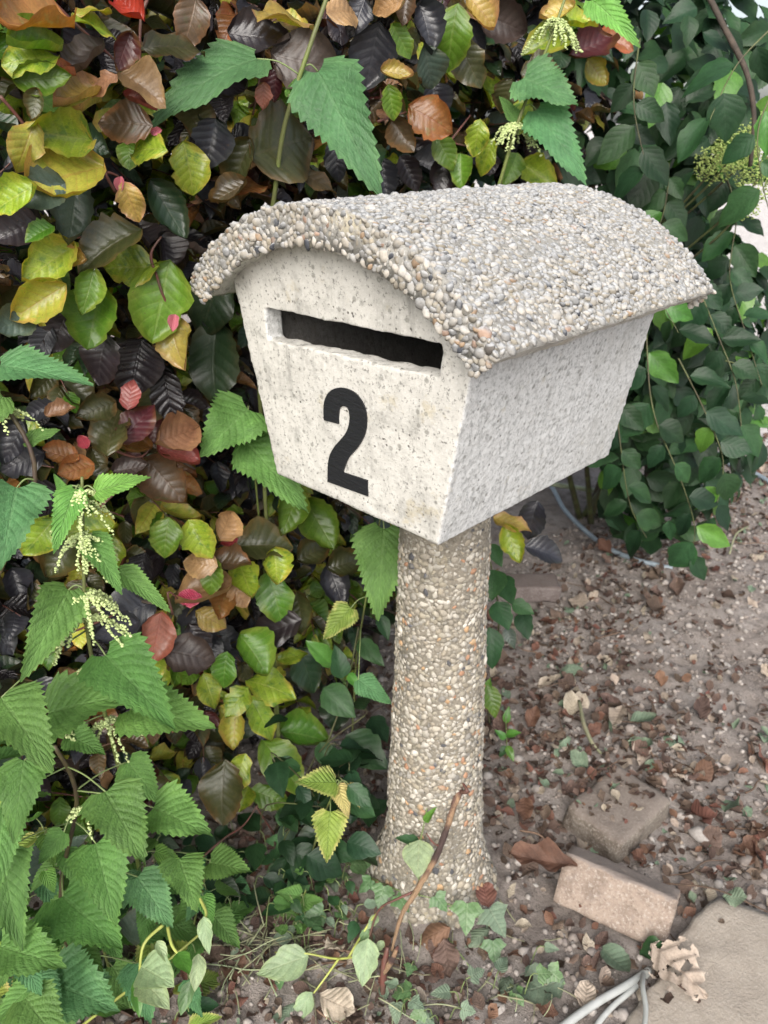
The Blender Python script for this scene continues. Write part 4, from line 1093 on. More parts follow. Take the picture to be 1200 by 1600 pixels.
for k in range(22):
    c_, r_ = ELL[k % 6]
    a_ = Vector((-.55 + rg.uniform(-.1, .1), 1.95 + rg.uniform(-.15, .25), -.02)); b_ = Vector(c_) + Vector((rg.uniform(-1, 1) * r_[0], rg.uniform(-1, 1) * r_[1], rg.uniform(-.2, .8) * r_[2])) * .8
    tube('branch', [a_, a_.lerp(b_, .5) + Vector((rg.uniform(-.1, .1), rg.uniform(-.1, .1), .1)), b_], [.012, .008, .003], M['bark' if k % 2 else 'shrub_stem'], shrub, 6, 5, .1, k)
def strand(pix, spacing, cls_w, size, seed):
    rs = random.Random(seed)
    path = catmull([at(*q) for q in pix], 10)
    tube('stem', path[::4] + [path[-1]], [.0018, .0012, .0008], M['shrub_stem'], shrub, 6, 3)
    acc = 0; sd = 1
    for a_, b_ in zip(path, path[1:]):
        acc += (b_ - a_).length
        if acc < spacing: continue
        acc = 0; sd = -sd
        tan = (b_ - a_).normalized(); v = (CAM - b_).normalized(); out_ = tan.cross(v) * sd
        d = (out_ * rs.uniform(.5, 1.1) + tan * rs.uniform(.0, .6) + Vector((0, 0, rs.uniform(-.9, -.1)))).normalized()
        n = (v + Vector((rs.uniform(-.5, .5), rs.uniform(-.5, .5), rs.uniform(.1, 1.0)))).normalized()
        link('leaf', ovate_mesh(rs.choices(('shrub', 'shrub_mid', 'shrub_bright'), weights=cls_w)[0], rs.randrange(7)), shrub, frame(b_ + d * .006, b_ + d * size * rs.uniform(.7, 1.15), n, 1.0, rs.uniform(.9, 1.2)))
strand([(1045, 255, 1.85), (1040, 320, 1.82), (1015, 420, 1.80), (1060, 520, 1.78)], .026, (6, 4, 2), .085, 1)
strand([(1120, 240, 1.9), (1150, 330, 1.86), (1140, 430, 1.84), (1165, 520, 1.82), (1190, 600, 1.82)], .026, (6, 4, 1), .09, 2)
strand([(1080, 420, 1.84), (1120, 520, 1.82), (1150, 600, 1.80), (1160, 690, 1.82)], .026, (7, 3, 1), .095, 3)
strand([(1010, 520, 1.80), (1020, 640, 1.78), (1060, 740, 1.80), (1085, 820, 1.86), (1080, 870, 1.9)], .034, (5, 4, 1), .095, 4)
strand([(1060, 560, 1.78), (1100, 640, 1.78), (1130, 720, 1.80), (1120, 790, 1.84)], .034, (5, 4, 2), .095, 5)
strand([(960, 600, 1.80), (970, 700, 1.80), (985, 790, 1.86), (1010, 840, 1.9)], .036, (6, 3, 1), .085, 6)
strand([(1210, 40, 1.45), (1160, 90, 1.46), (1130, 140, 1.48), (1100, 210, 1.5)], .040, (4, 5, 1), .10, 7)
strand([(1215, 130, 1.5), (1185, 200, 1.5), (1190, 280, 1.52), (1205, 340, 1.54)], .045, (3, 5, 2), .10, 8)
strand([(1000, 60, 1.6), (990, 160, 1.6), (1010, 260, 1.62)], .04, (6, 3, 1), .095, 9)
strand([(1120, 560, 1.84), (1160, 570, 1.83), (1200, 575, 1.83)], .032, (2, 4, 5), .075, 10)
tube('branch', [at(1090, -40, 1.62), at(1130, 40, 1.6), at(1165, 110, 1.58), at(1178, 180, 1.58), at(1172, 260, 1.6)], [.006, .006, .005, .004], M['bark'], shrub, 7, 5, .1, 77)
# pale green flower heads
for (px, py, t, r0, nfl) in ((1150, 235, 1.72, .050, 700), (1118, 255, 1.76, .045, 560), (1185, 280, 1.74, .050, 620), (1195, 210, 1.74, .045, 520), (1165, 320, 1.78, .034, 300)):
    C = at(px, py, t); pl = Pile(); V0, F0 = PEB_LO
    for s in range(nfl):
        d = Vector((rg.gauss(0, 1), rg.gauss(0, 1), rg.gauss(0, .8))).normalized() * r0 * (.55 + .5 * rg.random())
        pl.add(V0, F0, None, rg.random(), 0, Matrix.Translation(C + d) @ Matrix.Scale(rg.uniform(.0012, .0028), 4))
    f = pl.build('flower_head', [M['flower']], shrub); f['label'] = 'frothy pale green flower head'
    tube('flower_stalk', [C + Vector((-.25, .1, -.25)), C + Vector((-.06, .02, -.08)), C], [.003, .002], M['shrub_stem'], shrub, 6, 5)

# low glossy plant round the post foot
def trailing(name, label, cat, stems, leaves, stem_mat, rad, seed, shape=None, group=None):
    """stems [[(px,py,t)...]], leaves [(bx,by,bt,tx,ty,tt,cls,tilt,width)]"""
    rg = random.Random(seed)
    first = at(*stems[0][0]); root = Vector((first.x, first.y, gz(first.x, first.y)))
    o = empty(name, root, label, cat, group)
    for k, s in enumerate(stems):
        tube('stem', [at(*q) for q in s], rad, M[stem_mat], o, 6, 5, .06, seed + k)
    for (bx, by, bt, tx, ty, tt, cls, tilt, w) in leaves:
        B = at(bx, by, bt); T = at(tx, ty, tt); mp_ = (B + T) / 2
        n = ((CAM - mp_).normalized() + Vector((0, 0, tilt)) + Vector((rg.uniform(-.3, .3), rg.uniform(-.3, .3), 0))).normalized()
        if shape == 'ivy': me = ivy_mesh(cls, rg.randrange(3))
        else: me = ovate_mesh(cls, rg.randrange(7))
        link('leaf', me, o, frame(B, T, n, 1.0, w))
    return o

IVY_OUT = [(0, 0), (.18, -.10), (.40, -.06), (.50, .12), (.62, .18), (.44, .34), (.30, .42), (.28, .62), (.12, .86), (0, 1.0)]
def ivy_mesh(cls, i):
    k = ('ivy', cls, i)
    if k in _lm_cache: return _lm_cache[k]
    rg = random.Random(i + 60)
    half = [(x * rg.uniform(.9, 1.1), y + rg.uniform(-.03, .03)) for x, y in IVY_OUT]; half[0] = (0, 0); half[-1] = (0, 1)
    outl_ = half + [(-x * rg.uniform(.9, 1.1), y) for x, y in half[-2:0:-1]]
    V = [(0, .34, .03)]; UV = [(.5, .34)]; n = len(outl_)
    for ring in (.5, 1.0):
        for x, y in outl_:
            xx, yy = x * ring, .34 + (y - .34) * ring
            V.append((xx, yy, .08 * abs(xx) - .14 * yy * yy + .05 * math.sin(9 * xx + i) * ring)); UV.append((.5 + xx * .8, min(1, max(0, yy))))
    F = [(0, 1 + j, 1 + (j + 1) % n) for j in range(n)] + [(1 + j, 1 + n + j, 1 + n + (j + 1) % n, 1 + (j + 1) % n) for j in range(n)]
    _lm_cache[k] = mesh_from('ivy_leaf', V, F, [LM[cls]], uv=UV)
    return _lm_cache[k]

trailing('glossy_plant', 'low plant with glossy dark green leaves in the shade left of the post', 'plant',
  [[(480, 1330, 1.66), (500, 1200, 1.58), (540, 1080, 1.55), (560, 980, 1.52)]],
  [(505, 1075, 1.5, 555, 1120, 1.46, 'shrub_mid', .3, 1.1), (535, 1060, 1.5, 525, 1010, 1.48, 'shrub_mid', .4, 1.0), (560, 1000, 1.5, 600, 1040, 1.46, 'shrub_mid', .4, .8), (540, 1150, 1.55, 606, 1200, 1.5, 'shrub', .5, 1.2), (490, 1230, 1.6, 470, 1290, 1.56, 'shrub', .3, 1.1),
   (560, 1220, 1.6, 545, 1290, 1.56, 'shrub', .3, 1.2), (500, 1160, 1.55, 520, 1205, 1.52, 'shrub_mid', .4, .9), (580, 1120, 1.6, 605, 1160, 1.55, 'shrub', .3, 1.0), (520, 1040, 1.5, 480, 1000, 1.47, 'shrub_bright', .5, .9), (590, 960, 1.5, 610, 1000, 1.48, 'shrub_mid', .3, .8), (545, 1052, 1.5, 560, 1075, 1.48, 'shrub_bright', .3, 1.0),
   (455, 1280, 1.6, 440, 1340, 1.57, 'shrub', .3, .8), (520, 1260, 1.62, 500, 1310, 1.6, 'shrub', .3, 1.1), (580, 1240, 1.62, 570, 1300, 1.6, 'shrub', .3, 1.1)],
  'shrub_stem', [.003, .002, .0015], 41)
trailing('glossy_plant', 'bluish green leafy trailer hugging the shaded right side of the post', 'plant',
  [[(775, 1010, 1.72), (780, 960, 1.66), (770, 900, 1.6), (765, 870, 1.58)], [(765, 1130, 1.75), (760, 1095, 1.7), (757, 1060, 1.66)]],
  [(772, 890, 1.58, 768, 935, 1.54, 'shrub_mid', .2, 1.2), (785, 900, 1.6, 800, 945, 1.56, 'shrub_mid', .2, 1.0), (775, 940, 1.6, 795, 985, 1.57, 'shrub_mid', .3, 1.2), (800, 940, 1.62, 835, 960, 1.6, 'shrub_mid', .5, 1.0), (815, 955, 1.66, 825, 1000, 1.63, 'shrub', .2, 1.0), (765, 980, 1.62, 772, 1050, 1.6, 'shrub_mid', .2, 1.0), (790, 980, 1.65, 805, 1015, 1.63, 'greygreen', .3, 1.0), (765, 850, 1.58, 785, 885, 1.55, 'shrub_mid', .3, .9),
   (760, 1070, 1.65, 778, 1125, 1.63, 'green', .2, .8), (758, 1090, 1.66, 765, 1060, 1.64, 'shrub_bright', .3, .8)],
  'shrub_stem', [.002, .0015], 42)
trailing('weed_seedling', 'small bright green seedling in the litter right of the post', 'plant',
  [[(790, 1190, 1.86), (792, 1165, 1.82), (790, 1120, 1.78)]],
  [(790, 1150, 1.8, 812, 1142, 1.78, 'shrub_bright', .8, .9), (790, 1155, 1.8, 775, 1140, 1.79, 'shrub_bright', .8, .9), (792, 1165, 1.81, 803, 1190, 1.79, 'shrub_bright', .4, .9), (790, 1165, 1.81, 780, 1185, 1.8, 'shrub_mid', .4, .9), (790, 1130, 1.79, 795, 1105, 1.78, 'shrub_bright', .2, .8)],
  'petiole', [.0015, .001], 43)
trailing('ivy', 'ivy with lobed leaves creeping over the foot of the post', 'ivy',
  [[(520, 1330, 1.60), (560, 1360, 1.55), (620, 1390, 1.46), (680, 1405, 1.43), (740, 1430, 1.43), (800, 1460, 1.46)], [(700, 1465, 1.42), (770, 1560, 1.36), (800, 1600, 1.34)]],
  [(730, 1412, 1.41, 728, 1462, 1.38, 'ivy', .5, 1.0), (765, 1420, 1.43, 790, 1465, 1.4, 'deadgreen', .8, 1.0), (770, 1470, 1.41, 775, 1510, 1.39, 'ivy', .7, 1.0), (600, 1385, 1.46, 590, 1420, 1.44, 'ivy', .6, 1.0), (545, 1370, 1.54, 530, 1400, 1.51, 'ivy', .6, 1.0), (560, 1350, 1.55, 585, 1340, 1.53, 'ivy', .6, 1.0), (580, 1375, 1.5, 560, 1395, 1.49, 'ivy', .7, 1.0),
   (640, 1540, 1.36, 640, 1590, 1.33, 'ivy', .8, 1.0), (520, 1350, 1.58, 500, 1375, 1.55, 'ivy', .7, 1.0), (620, 1400, 1.45, 640, 1425, 1.43, 'ivy', .7, 1.0), (500, 1395, 1.55, 520, 1420, 1.52, 'ivy', .7, 1.0), (540, 1400, 1.5, 560, 1425, 1.48, 'ivy', .7, 1.0), (680, 1400, 1.42, 700, 1425, 1.41, 'ivy', .7, 1.0),
   (820, 1520, 1.38, 850, 1545, 1.36, 'deadgreen', .9, 1.1), (780, 1535, 1.37, 760, 1560, 1.36, 'deadgreen', .9, 1.0)],
  'petiole', [.0013, .001], 44, 'ivy')
rc = random.Random(91)
def cover(name, label, cat, region, n, kinds, seed, size, hmin=.01, hmax=.07):
    """low leafy ground cover: leaves on short stalks over a patch of soil given by photo pixels"""
    rs = random.Random(seed); x0, y0, x1, y1 = region
    c0 = hit_z((x0 + x1) / 2, (y0 + y1) / 2, .02)
    o = empty(name, Vector((c0.x, c0.y, gz(c0.x, c0.y))), label, cat)
    for k in range(n):
        P = hit_z(rs.uniform(x0, x1), rs.uniform(y0, y1), .02); g = gz(P.x, P.y); hgt = rs.uniform(hmin, hmax)
        if math.hypot(P.x - .01, P.y - .22) < .15: continue
        B = Vector((P.x, P.y, g + hgt)); an = rs.uniform(0, 6.28)
        d = Vector((math.cos(an), math.sin(an), rs.uniform(-.5, .2))).normalized()
        kd, cls = rs.choice(kinds); ln = size * rs.uniform(.6, 1.2)
        n_ = Vector((rs.uniform(-.4, .6), rs.uniform(-.8, .2), 1)).normalized()
        if kd == 'ivy': me = ivy_mesh(cls, rs.randrange(3))
        elif kd == 'net':
            kk = ('n', cls, k % 4)
            if kk not in _lm_cache: _lm_cache[kk] = leaf_mesh('nettle_leaf', LM[cls], **dict(NET, W=.7, shape='nettle_wide', seed=k, fold=.3, teeth=12))
            me = _lm_cache[kk]
        else: me = ovate_mesh(cls, rs.randrange(7))
        link('leaf', me, o, frame(B, B + d * ln, n_, 1.0, 1.0))
        if hmax < .1: tube('stem', [Vector((P.x - d.x * .02, P.y - d.y * .02, g - .005)), B - d * .012 + Vector((0, 0, -.004)), B], [.0011, .0009], M['petiole'], o, 5, 3)
        elif k % 3 == 0:
            rt = c0 + Vector((-.16 + .03 * (k % 5), .02 * (k % 7) - .05, 0)); rt.z = gz(rt.x, rt.y) - .01
            tube('stem', [rt, rt.lerp(B, .5) + Vector((rs.uniform(-.05, .02), rs.uniform(-.04, .04), .05)), B - d * .02, B], [.002, .0015, .001], M['shrub_stem'], o, 5, 4)
    return o
cover('ground_ivy', 'patch of small ivy and seedling leaves between the hedge foot and the post', 'ivy', (430, 1345, 600, 1475), 46, [('ivy', 'ivy'), ('ivy', 'ivy'), ('net', 'nettle'), ('ov', 'shrub_mid'), ('ov', 'deadgreen')], 5, .034)
cover('ground_cover', 'dark low leaves filling the shady soil at the hedge foot behind the nettles', 'plant', (230, 1290, 480, 1440), 60, [('ov', 'shrub'), ('ov', 'shrub'), ('ov', 'dkgreen'), ('net', 'nettle_blue'), ('ov', 'shrub_mid')], 6, .062)
cover('shade_plant', 'dark glossy leaves crowding the shadow between the hedge and the left of the post', 'plant', (440, 1300, 600, 1400), 58, [('ov', 'shrub'), ('ov', 'shrub'), ('ov', 'dkgreen'), ('ov', 'shrub_mid')], 16, .075, .06, .34)
cover('nettle_seedlings', 'carpet of young nettle leaves under the bottom left nettles', 'nettle', (-20, 1420, 320, 1620), 42, [('net', 'nettle'), ('net', 'nettle_blue'), ('net', 'nettle_lime'), ('ov', 'shrub_mid')], 7, .055)
cover('ground_ivy', 'sparse wilted ivy leaves on the soil in front of the post', 'ivy', (610, 1490, 880, 1600), 16, [('ivy', 'deadgreen'), ('ivy', 'ivy'), ('net', 'deadgreen')], 8, .032)
trailing('bindweed_shoot', 'thin green climbing shoot with a heart-shaped leaf against the post foot', 'plant',
  [[(655, 1400, 1.42), (655, 1330, 1.38), (662, 1290, 1.37), (670, 1250, 1.37), (682, 1222, 1.37)]],
  [(655, 1312, 1.37, 652, 1372, 1.33, 'pale', .2, 1.35), (664, 1285, 1.37, 680, 1262, 1.35, 'shrub_bright', .3, .6), (672, 1248, 1.37, 692, 1218, 1.36, 'shrub_bright', .2, .6), (655, 1318, 1.38, 622, 1306, 1.36, 'shrub_mid', .8, .8), (680, 1225, 1.37, 676, 1240, 1.36, 'shrub_bright', .3, .8)],
  'petiole', [.0014, .001], 45)
trailing('wilted_sprig', 'wilted pale green sprig with yellow stalks lying in front of the post', 'plant',
  [[(560, 1494, 1.38), (525, 1498, 1.36), (480, 1490, 1.35), (430, 1488, 1.36)], [(530, 1497, 1.36), (510, 1525, 1.34), (490, 1552, 1.33)], [(545, 1495, 1.37), (572, 1450, 1.36), (590, 1425, 1.37), (600, 1415, 1.38)]],
  [(482, 1494, 1.35, 400, 1520, 1.31, 'pale', .7, 1.05), (488, 1550, 1.33, 452, 1606, 1.30, 'pale', .6, .9), (575, 1466, 1.35, 566, 1544, 1.31, 'pale', .5, 1.0), (440, 1510, 1.36, 424, 1560, 1.34, 'ivy', .3, .8), (590, 1430, 1.37, 574, 1452, 1.35, 'pale', .4, .8), (575, 1450, 1.36, 560, 1485, 1.35, 'ivy', .4, .8), (600, 1470, 1.36, 585, 1490, 1.35, 'pale', .6, .9)],
  'petiole_yellow', [.0022, .0018, .0014], 46)
trailing('wilted_sprig', 'drooping pale green sprig with folded leaves among the bottom left nettles', 'plant',
  [[(100, 1625, 1.25), (170, 1570, 1.21), (250, 1510, 1.18), (330, 1445, 1.22)], [(255, 1445, 1.12), (225, 1475, 1.10), (218, 1520, 1.10)], [(262, 1448, 1.12), (268, 1475, 1.10), (278, 1490, 1.09)], [(310, 1400, 1.16), (322, 1425, 1.14), (318, 1440, 1.13)]],
  [(220, 1510, 1.10, 268, 1536, 1.05, 'pale', .4, 1.3), (218, 1525, 1.10, 262, 1574, 1.05, 'pale', .3, 1.0), (215, 1525, 1.10, 216, 1592, 1.07, 'shrub_bright', .1, .6), (278, 1488, 1.09, 296, 1522, 1.06, 'shrub_bright', .2, 1.0), (245, 1470, 1.10, 262, 1505, 1.08, 'pale', .3, .8), (318, 1432, 1.13, 326, 1492, 1.10, 'pale', .2, .7), (310, 1490, 1.14, 305, 1552, 1.11, 'pale', .3, .8), (300, 1530, 1.16, 280, 1590, 1.14, 'ivy', .3, .8)],
  'petiole_yellow', [.0026, .0022, .0018], 47)
trailing('glossy_plant', 'dark glossy leaved plant on the soil among the bottom left nettles', 'plant',
  [[(60, 1480, 1.36), (70, 1400, 1.3), (75, 1340, 1.26)]],
  [(85, 1370, 1.26, 35, 1320, 1.22, 'greygreen', .5, 1.2), (95, 1330, 1.25, 122, 1300, 1.22, 'greygreen', .6, 1.2), (60, 1370, 1.27, 110, 1320, 1.24, 'dkgreen', .2, .7), (200, 1470, 1.26, 215, 1420, 1.23, 'greygreen', .6, 1.1), (30, 1300, 1.2, 10, 1260, 1.18, 'shrub_mid', .5, 1.0)],
  'shrub_stem', [.002, .0015], 48)

# ------------------------------------------------------------------ bricks, slab, cables, stick
def rough_block(name, P0, ex, ey, ez, mat, label, cat, seed, bev=.006, amp=.0016):
    """block with one bottom corner at P0 and edge vectors ex, ey, ez; edges rounded and chipped"""
    bm = bmesh.new()
    nseg = 14
    bmesh.ops.create_cube(bm, size=1)
    bmesh.ops.subdivide_edges(bm, edges=bm.edges[:], cuts=nseg, use_grid_fill=True)
    lx, ly, lz = ex.length, ey.length, ez.length
    for v in bm.verts:
        p = Vector(((v.co.x + .5) * lx, (v.co.y + .5) * ly, (v.co.z + .5) * lz))
        q = Vector((min(max(p.x, bev), lx - bev), min(max(p.y, bev), ly - bev), min(max(p.z, bev), lz - bev)))
        d = p - q
        nbig = sum(1 for c in d if abs(c) > 1e-6)
        if nbig > 1: d = d.normalized() * bev
        p = q + d
        s = Vector((seed * 3.1, 0, 0))
        k = mnoise.noise(p * 35 + s) * amp + mnoise.noise(p * 110 + s) * amp * .5
        if nbig > 1: k -= max(0, mnoise.noise(p * 25 + s * 2)) * .008
        p = p + (d.normalized() if d.length > 0 else Vector()) * k
        v.co = P0 + ex.normalized() * p.x + ey.normalized() * p.y + ez.normalized() * p.z
    bmesh.ops.recalc_face_normals(bm, faces=bm.faces)
    me = bpy.data.meshes.new(name)
    ctr = P0 + (ex + ey) / 2
    for v in bm.verts: v.co -= ctr
    bm.to_mesh(me); bm.free(); me.materials.append(mat)
    me.polygons.foreach_set('use_smooth', np.ones(len(me.polygons), dtype=bool))
    o = bpy.data.objects.new(name, me); COL.objects.link(o); o.location = ctr
    return tag(o, label, cat)

def brick_mat(name, a_, b_, c_, dirt=(.13, .10, .085), zdirt=.5):
    m, nt, out = newmat(name)
    tc = nd(nt, 'TexCoord'); P = tc.outputs['Object']; geo = nd(nt, 'NewGeometry')
    n1 = noise(nt, P, 22, 5, .65); n2 = noise(nt, P, 190, 4, .7); n3 = noise(nt, P, 55, 5, .6)
    c = mixc(nt, smooth(nt, n1, .4, .62), a_, b_)
    c = mixc(nt, smooth(nt, n2, .52, .66, 0, .8), c, c_)
    c = mixc(nt, smooth(nt, n2, .45, .32, 0, .6), c, tuple(x * .5 for x in b_))
    sz_ = nd(nt, 'SeparateXYZ', {0: geo.outputs['Normal']})
    c = mixc(nt, mth(nt, 'MULTIPLY', smooth(nt, mth(nt, 'ADD', sz_.outputs[2], mth(nt, 'SUBTRACT', n3, .5)), .55, .85), zdirt), c, dirt)
    principled(nt, out, c, .9, bump(nt, mth(nt, 'ADD', n2, n3), .8, .0025), .25)
    return m
M['brick_tan'] = brick_mat('brick_tan', (.31, .245, .20), (.22, .17, .138), (.40, .355, .315), dirt=(.22, .185, .165), zdirt=.85)
M['brick_grey'] = brick_mat('brick_grey', (.21, .18, .15), (.13, .105, .085), (.32, .29, .255), dirt=(.20, .165, .145), zdirt=.6)
M['brick_far'] = brick_mat('brick_far', (.21, .175, .165), (.16, .13, .12), (.28, .25, .235))
M['slab'] = brick_mat('slab', (.40, .36, .31), (.31, .275, .235), (.50, .46, .41), dirt=(.30, .255, .21), zdirt=.6)
Z = Vector((0, 0, 1))
A_ = hit_z(862, 1412, .012); B_ = hit_z(1030, 1490, .012)
ex = (B_ - A_); ex = ex.normalized() * .205
ey = Z.cross(ex).normalized() * .062
tilt_ = Matrix.Rotation(R(-30), 3, ex.normalized())
ez = tilt_ @ (Z * .098); ey = tilt_ @ ey
rough_block('brick', A_ + Vector((0, 0, .004)), ex, ey, ez, M['brick_tan'], 'tan brick with pale worn face lying right of the post foot', 'brick', 1, .005)
C_ = hit_z(965, 1352, .0); D_ = hit_z(862, 1295, .0); E_ = hit_z(1050, 1270, .0)
ex2 = (E_ - C_).normalized() * .195; ey2 = (D_ - C_); ey2 = (ey2 - ex2.normalized() * ey2.dot(ex2.normalized())).normalized() * .14
rough_block('paving_block', C_ + Vector((0, 0, -.035)), ex2, ey2, Z * .085, M['brick_grey'], 'dark grey-brown paving block half buried behind the tan brick', 'paving block', 2, .012, .003)
F_ = hit_z(795, 938, .0); G_ = hit_z(880, 938, .0)
ex3 = (G_ - F_).normalized() * .16; ey3 = Z.cross(ex3).normalized() * .09
rough_block('brick', F_ + Vector((0, 0, -.01)), ex3, ey3, Z * .055, M['brick_far'], 'greyish purple brick on the soil behind the right side of the post', 'brick', 3, .005)
# slab: polygon outline with thickness
sp_ = [(1122, 1398), (1085, 1430), (1058, 1462), (1046, 1505), (1000, 1560), (955, 1640), (1250, 1700), (1330, 1480), (1205, 1425)]
top = [hit_z(px, py, .030) for px, py in sp_]
ctr = sum(top, Vector()) / len(top)
bm = bmesh.new()
rings = []
dens = []
for i in range(len(top)):
    a_, b_ = top[i], top[(i + 1) % len(top)]
    for k in range(10): 
        p = a_.lerp(b_, k / 10); p = p + Vector((mnoise.noise(p * 30), mnoise.noise(p * 30 + Vector((7, 0, 0))), 0)) * .006; dens.append(p)
nl_ = len(dens)
for ring in range(0, 9):
    f = 1 - ring / 9
    rings.append([bm.verts.new(Vector((ctr.x + (p.x - ctr.x) * f, ctr.y + (p.y - ctr.y) * f, .030 + gz(p.x, p.y) * .0 - (.005 if ring == 0 else 0) + .003 * mnoise.noise(Vector((ctr.x + (p.x - ctr.x) * f, ctr.y + (p.y - ctr.y) * f, 0)) * 22)))) for p in dens])
cv = bm.verts.new(Vector((ctr.x, ctr.y, .030)))
low = [bm.verts.new(Vector((p.x + (p.x - ctr.x) * .01, p.y + (p.y - ctr.y) * .01, -.04))) for p in dens]
for r_ in range(8):
    for k in range(nl_): bm.faces.new((rings[r_][k], rings[r_][(k + 1) % nl_], rings[r_ + 1][(k + 1) % nl_], rings[r_ + 1][k]))
for k in range(nl_):
    bm.faces.new((rings[8][k], rings[8][(k + 1) % nl_], cv)); bm.faces.new((low[k], low[(k + 1) % nl_], rings[0][(k + 1) % nl_], rings[0][k]))
bmesh.ops.recalc_face_normals(bm, faces=bm.faces)
for v in bm.verts: v.co -= ctr
me = bpy.data.meshes.new('concrete_slab'); bm.to_mesh(me); bm.free(); me.materials.append(M['slab'])
me.polygons.foreach_set('use_smooth', np.ones(len(me.polygons), dtype=bool))
o = bpy.data.objects.new('concrete_slab', me); COL.objects.link(o); o.location = ctr
tag(o, 'broken-edged beige concrete slab in the bottom right corner', 'slab')

def cable(pix, rad, mat, label, lift=.006, cat='cable'):
    pts = []
    for q in pix:
        zz = q[2] if len(q) > 2 else lift
        p = hit_z(q[0], q[1], .01); p = hit_z(q[0], q[1], max(0, gz(p.x, p.y)) + zz); pts.append(p)
    return tag(tube('cable', pts, rad, M[mat], None, 10, 7), label, cat)
cable([(1014, 1516, .0), (985, 1536, .012), (930, 1568, .016), (880, 1604, .016), (840, 1640, .012)], .0068, 'cable', 'thickest grey cable running off the bottom edge beside the slab')
cable([(1014, 1520, .0), (990, 1545, .008), (955, 1575, .01), (930, 1606, .01), (915, 1640, .01)], .0046, 'cable', 'middle grey cable of the three beside the slab', cat='cable')
cable([(1006, 1518, .0), (1004, 1540, .035), (1009, 1575, .036), (1006, 1610, .036), (1000, 1650, .036)], .0042, 'cable', 'thin grey cable bending over the slab corner')
cable([(790, 690, .02), (855, 752, .02), (885, 800, .012), (940, 850, .010), (985, 872, .010), (1022, 882, .004), (1050, 888, .0)], .0085, 'cable_blue', 'blue-grey cable curving over the soil behind the letterbox')
cable([(800, 745, .05), (860, 756, .05), (900, 762, .05), (950, 769, .04), (1010, 775, .03)], .0095, 'cable_green', 'pale green pipe under the trailing shrub')
cable([(1110, 700, .02), (1150, 732, .012), (1180, 740, .01), (1215, 762, .01), (1260, 790, .01)], .0095, 'cable_blue', 'blue-grey cable at the right edge beside the shrub')

stick = empty('broken_stem', hit_z(600, 1570, .02), 'torn reddish woody stem leaning against the front of the post foot', 'stick')
m, nt, out = newmat('stick')
tc = nd(nt, 'TexCoord'); sx = nd(nt, 'SeparateXYZ', {0: tc.outputs['UV']})
nA = noise(nt, tc.outputs['Object'], 26, 4, .6); mp = nd(nt, 'Mapping', {'Vector': tc.outputs['UV'], 'Scale': (18, 2.5, 1)}); nB = noise(nt, mp.outputs[0], 3, 4, .6)
c = mixc(nt, smooth(nt, nA, .45, .58), (.13, .075, .06), (.33, .21, .125))
c = mixc(nt, smooth(nt, sx.outputs[1], .42, .36, 0, 1), c, mixc(nt, smooth(nt, nB, .4, .6), (.38, .26, .155), (.24, .145, .09)))
c = mixc(nt, mth(nt, 'MULTIPLY', smooth(nt, sx.outputs[1], .42, .47), smooth(nt, sx.outputs[1], .60, .56)), c, (.07, .045, .04))
c = mixc(nt, smooth(nt, sx.outputs[1], .74, .80), c, (.15, .065, .055))
principled(nt, out, c, .7, bump(nt, mth(nt, 'ADD', nA, nB), .9, .003), .3)
M['stick'] = m
tube('stem', [at(612, 1485, 1.33), at(628, 1430, 1.33), at(655, 1385, 1.335), at(685, 1330, 1.345), at(708, 1262, 1.36), at(717, 1230, 1.37), at(708, 1178, 1.385)], [.0020, .0038, .0048, .0052, .0050, .0072, .0046], M['stick'], stick, 11, 8, .2, 4)
tube('side_twig', [at(690, 1322, 1.35), at(678, 1318, 1.34), at(666, 1302, 1.34)], [.002, .0015, .0012], M['twig_red'], stick, 6, 4)
tube('side_twig', [at(655, 1390, 1.34), at(620, 1405, 1.34), at(590, 1425, 1.35), at(570, 1492, 1.36)], [.0026, .002, .0018], M['twig_red'], stick, 6, 4)
tube('bark_strip', [at(720, 1238, 1.36), at(730, 1236, 1.35), at(722, 1222, 1.36)], [.003, .004, .001], M['twig_red'], stick, 6, 4, .3)
tube('stem', [at(604, 1600, 1.36), at(598, 1560, 1.345), at(600, 1510, 1.335), at(606, 1480, 1.33)], [.005, .005, .006, .003], M['twig_red'], stick, 8, 5, .2, 9)
tube('side_twig', [at(600, 1520, 1.335), at(612, 1500, 1.325), at(622, 1478, 1.32)], [.004, .006, .002], M['stick'], stick, 7, 5, .2, 9)

# ------------------------------------------------------------------ litter: dead leaves, stones, twigs
DEAD = []
for i in range(8):
    r_ = random.Random(700 + i)
    DEAD.append(dict(L=1, W=r_.uniform(.5, .75), nu=7, nv=10, shape='beech', fold=r_.uniform(-.5, .8), curl=r_.uniform(-.5, .5), wave=r_.uniform(.10, .22), nveins=6, seed=40 + i, twist=r_.uniform(-1.2, 1.2), cup=r_.uniform(-.8, .8), ripple=.012))
def dead_mesh(cls, i):
    k = ('d', cls, i)
    if k not in _lm_cache: _lm_cache[k] = leaf_mesh('dead_leaf', LM[cls], **DEAD[i])
    return _lm_cache[k]
def ground_frame(x, y, ln, rg, lift=.004, tip=.35):
    B = Vector((x, y, gz_fine(x, y) + lift)); an = rg.uniform(0, 6.28)
    d = Vector((math.cos(an), math.sin(an), rg.uniform(-.05, tip)))
    n = Vector((rg.uniform(-.5, .5), rg.uniform(-.5, .5), 1)).normalized()
    return frame(B, B + d.normalized() * ln, n)
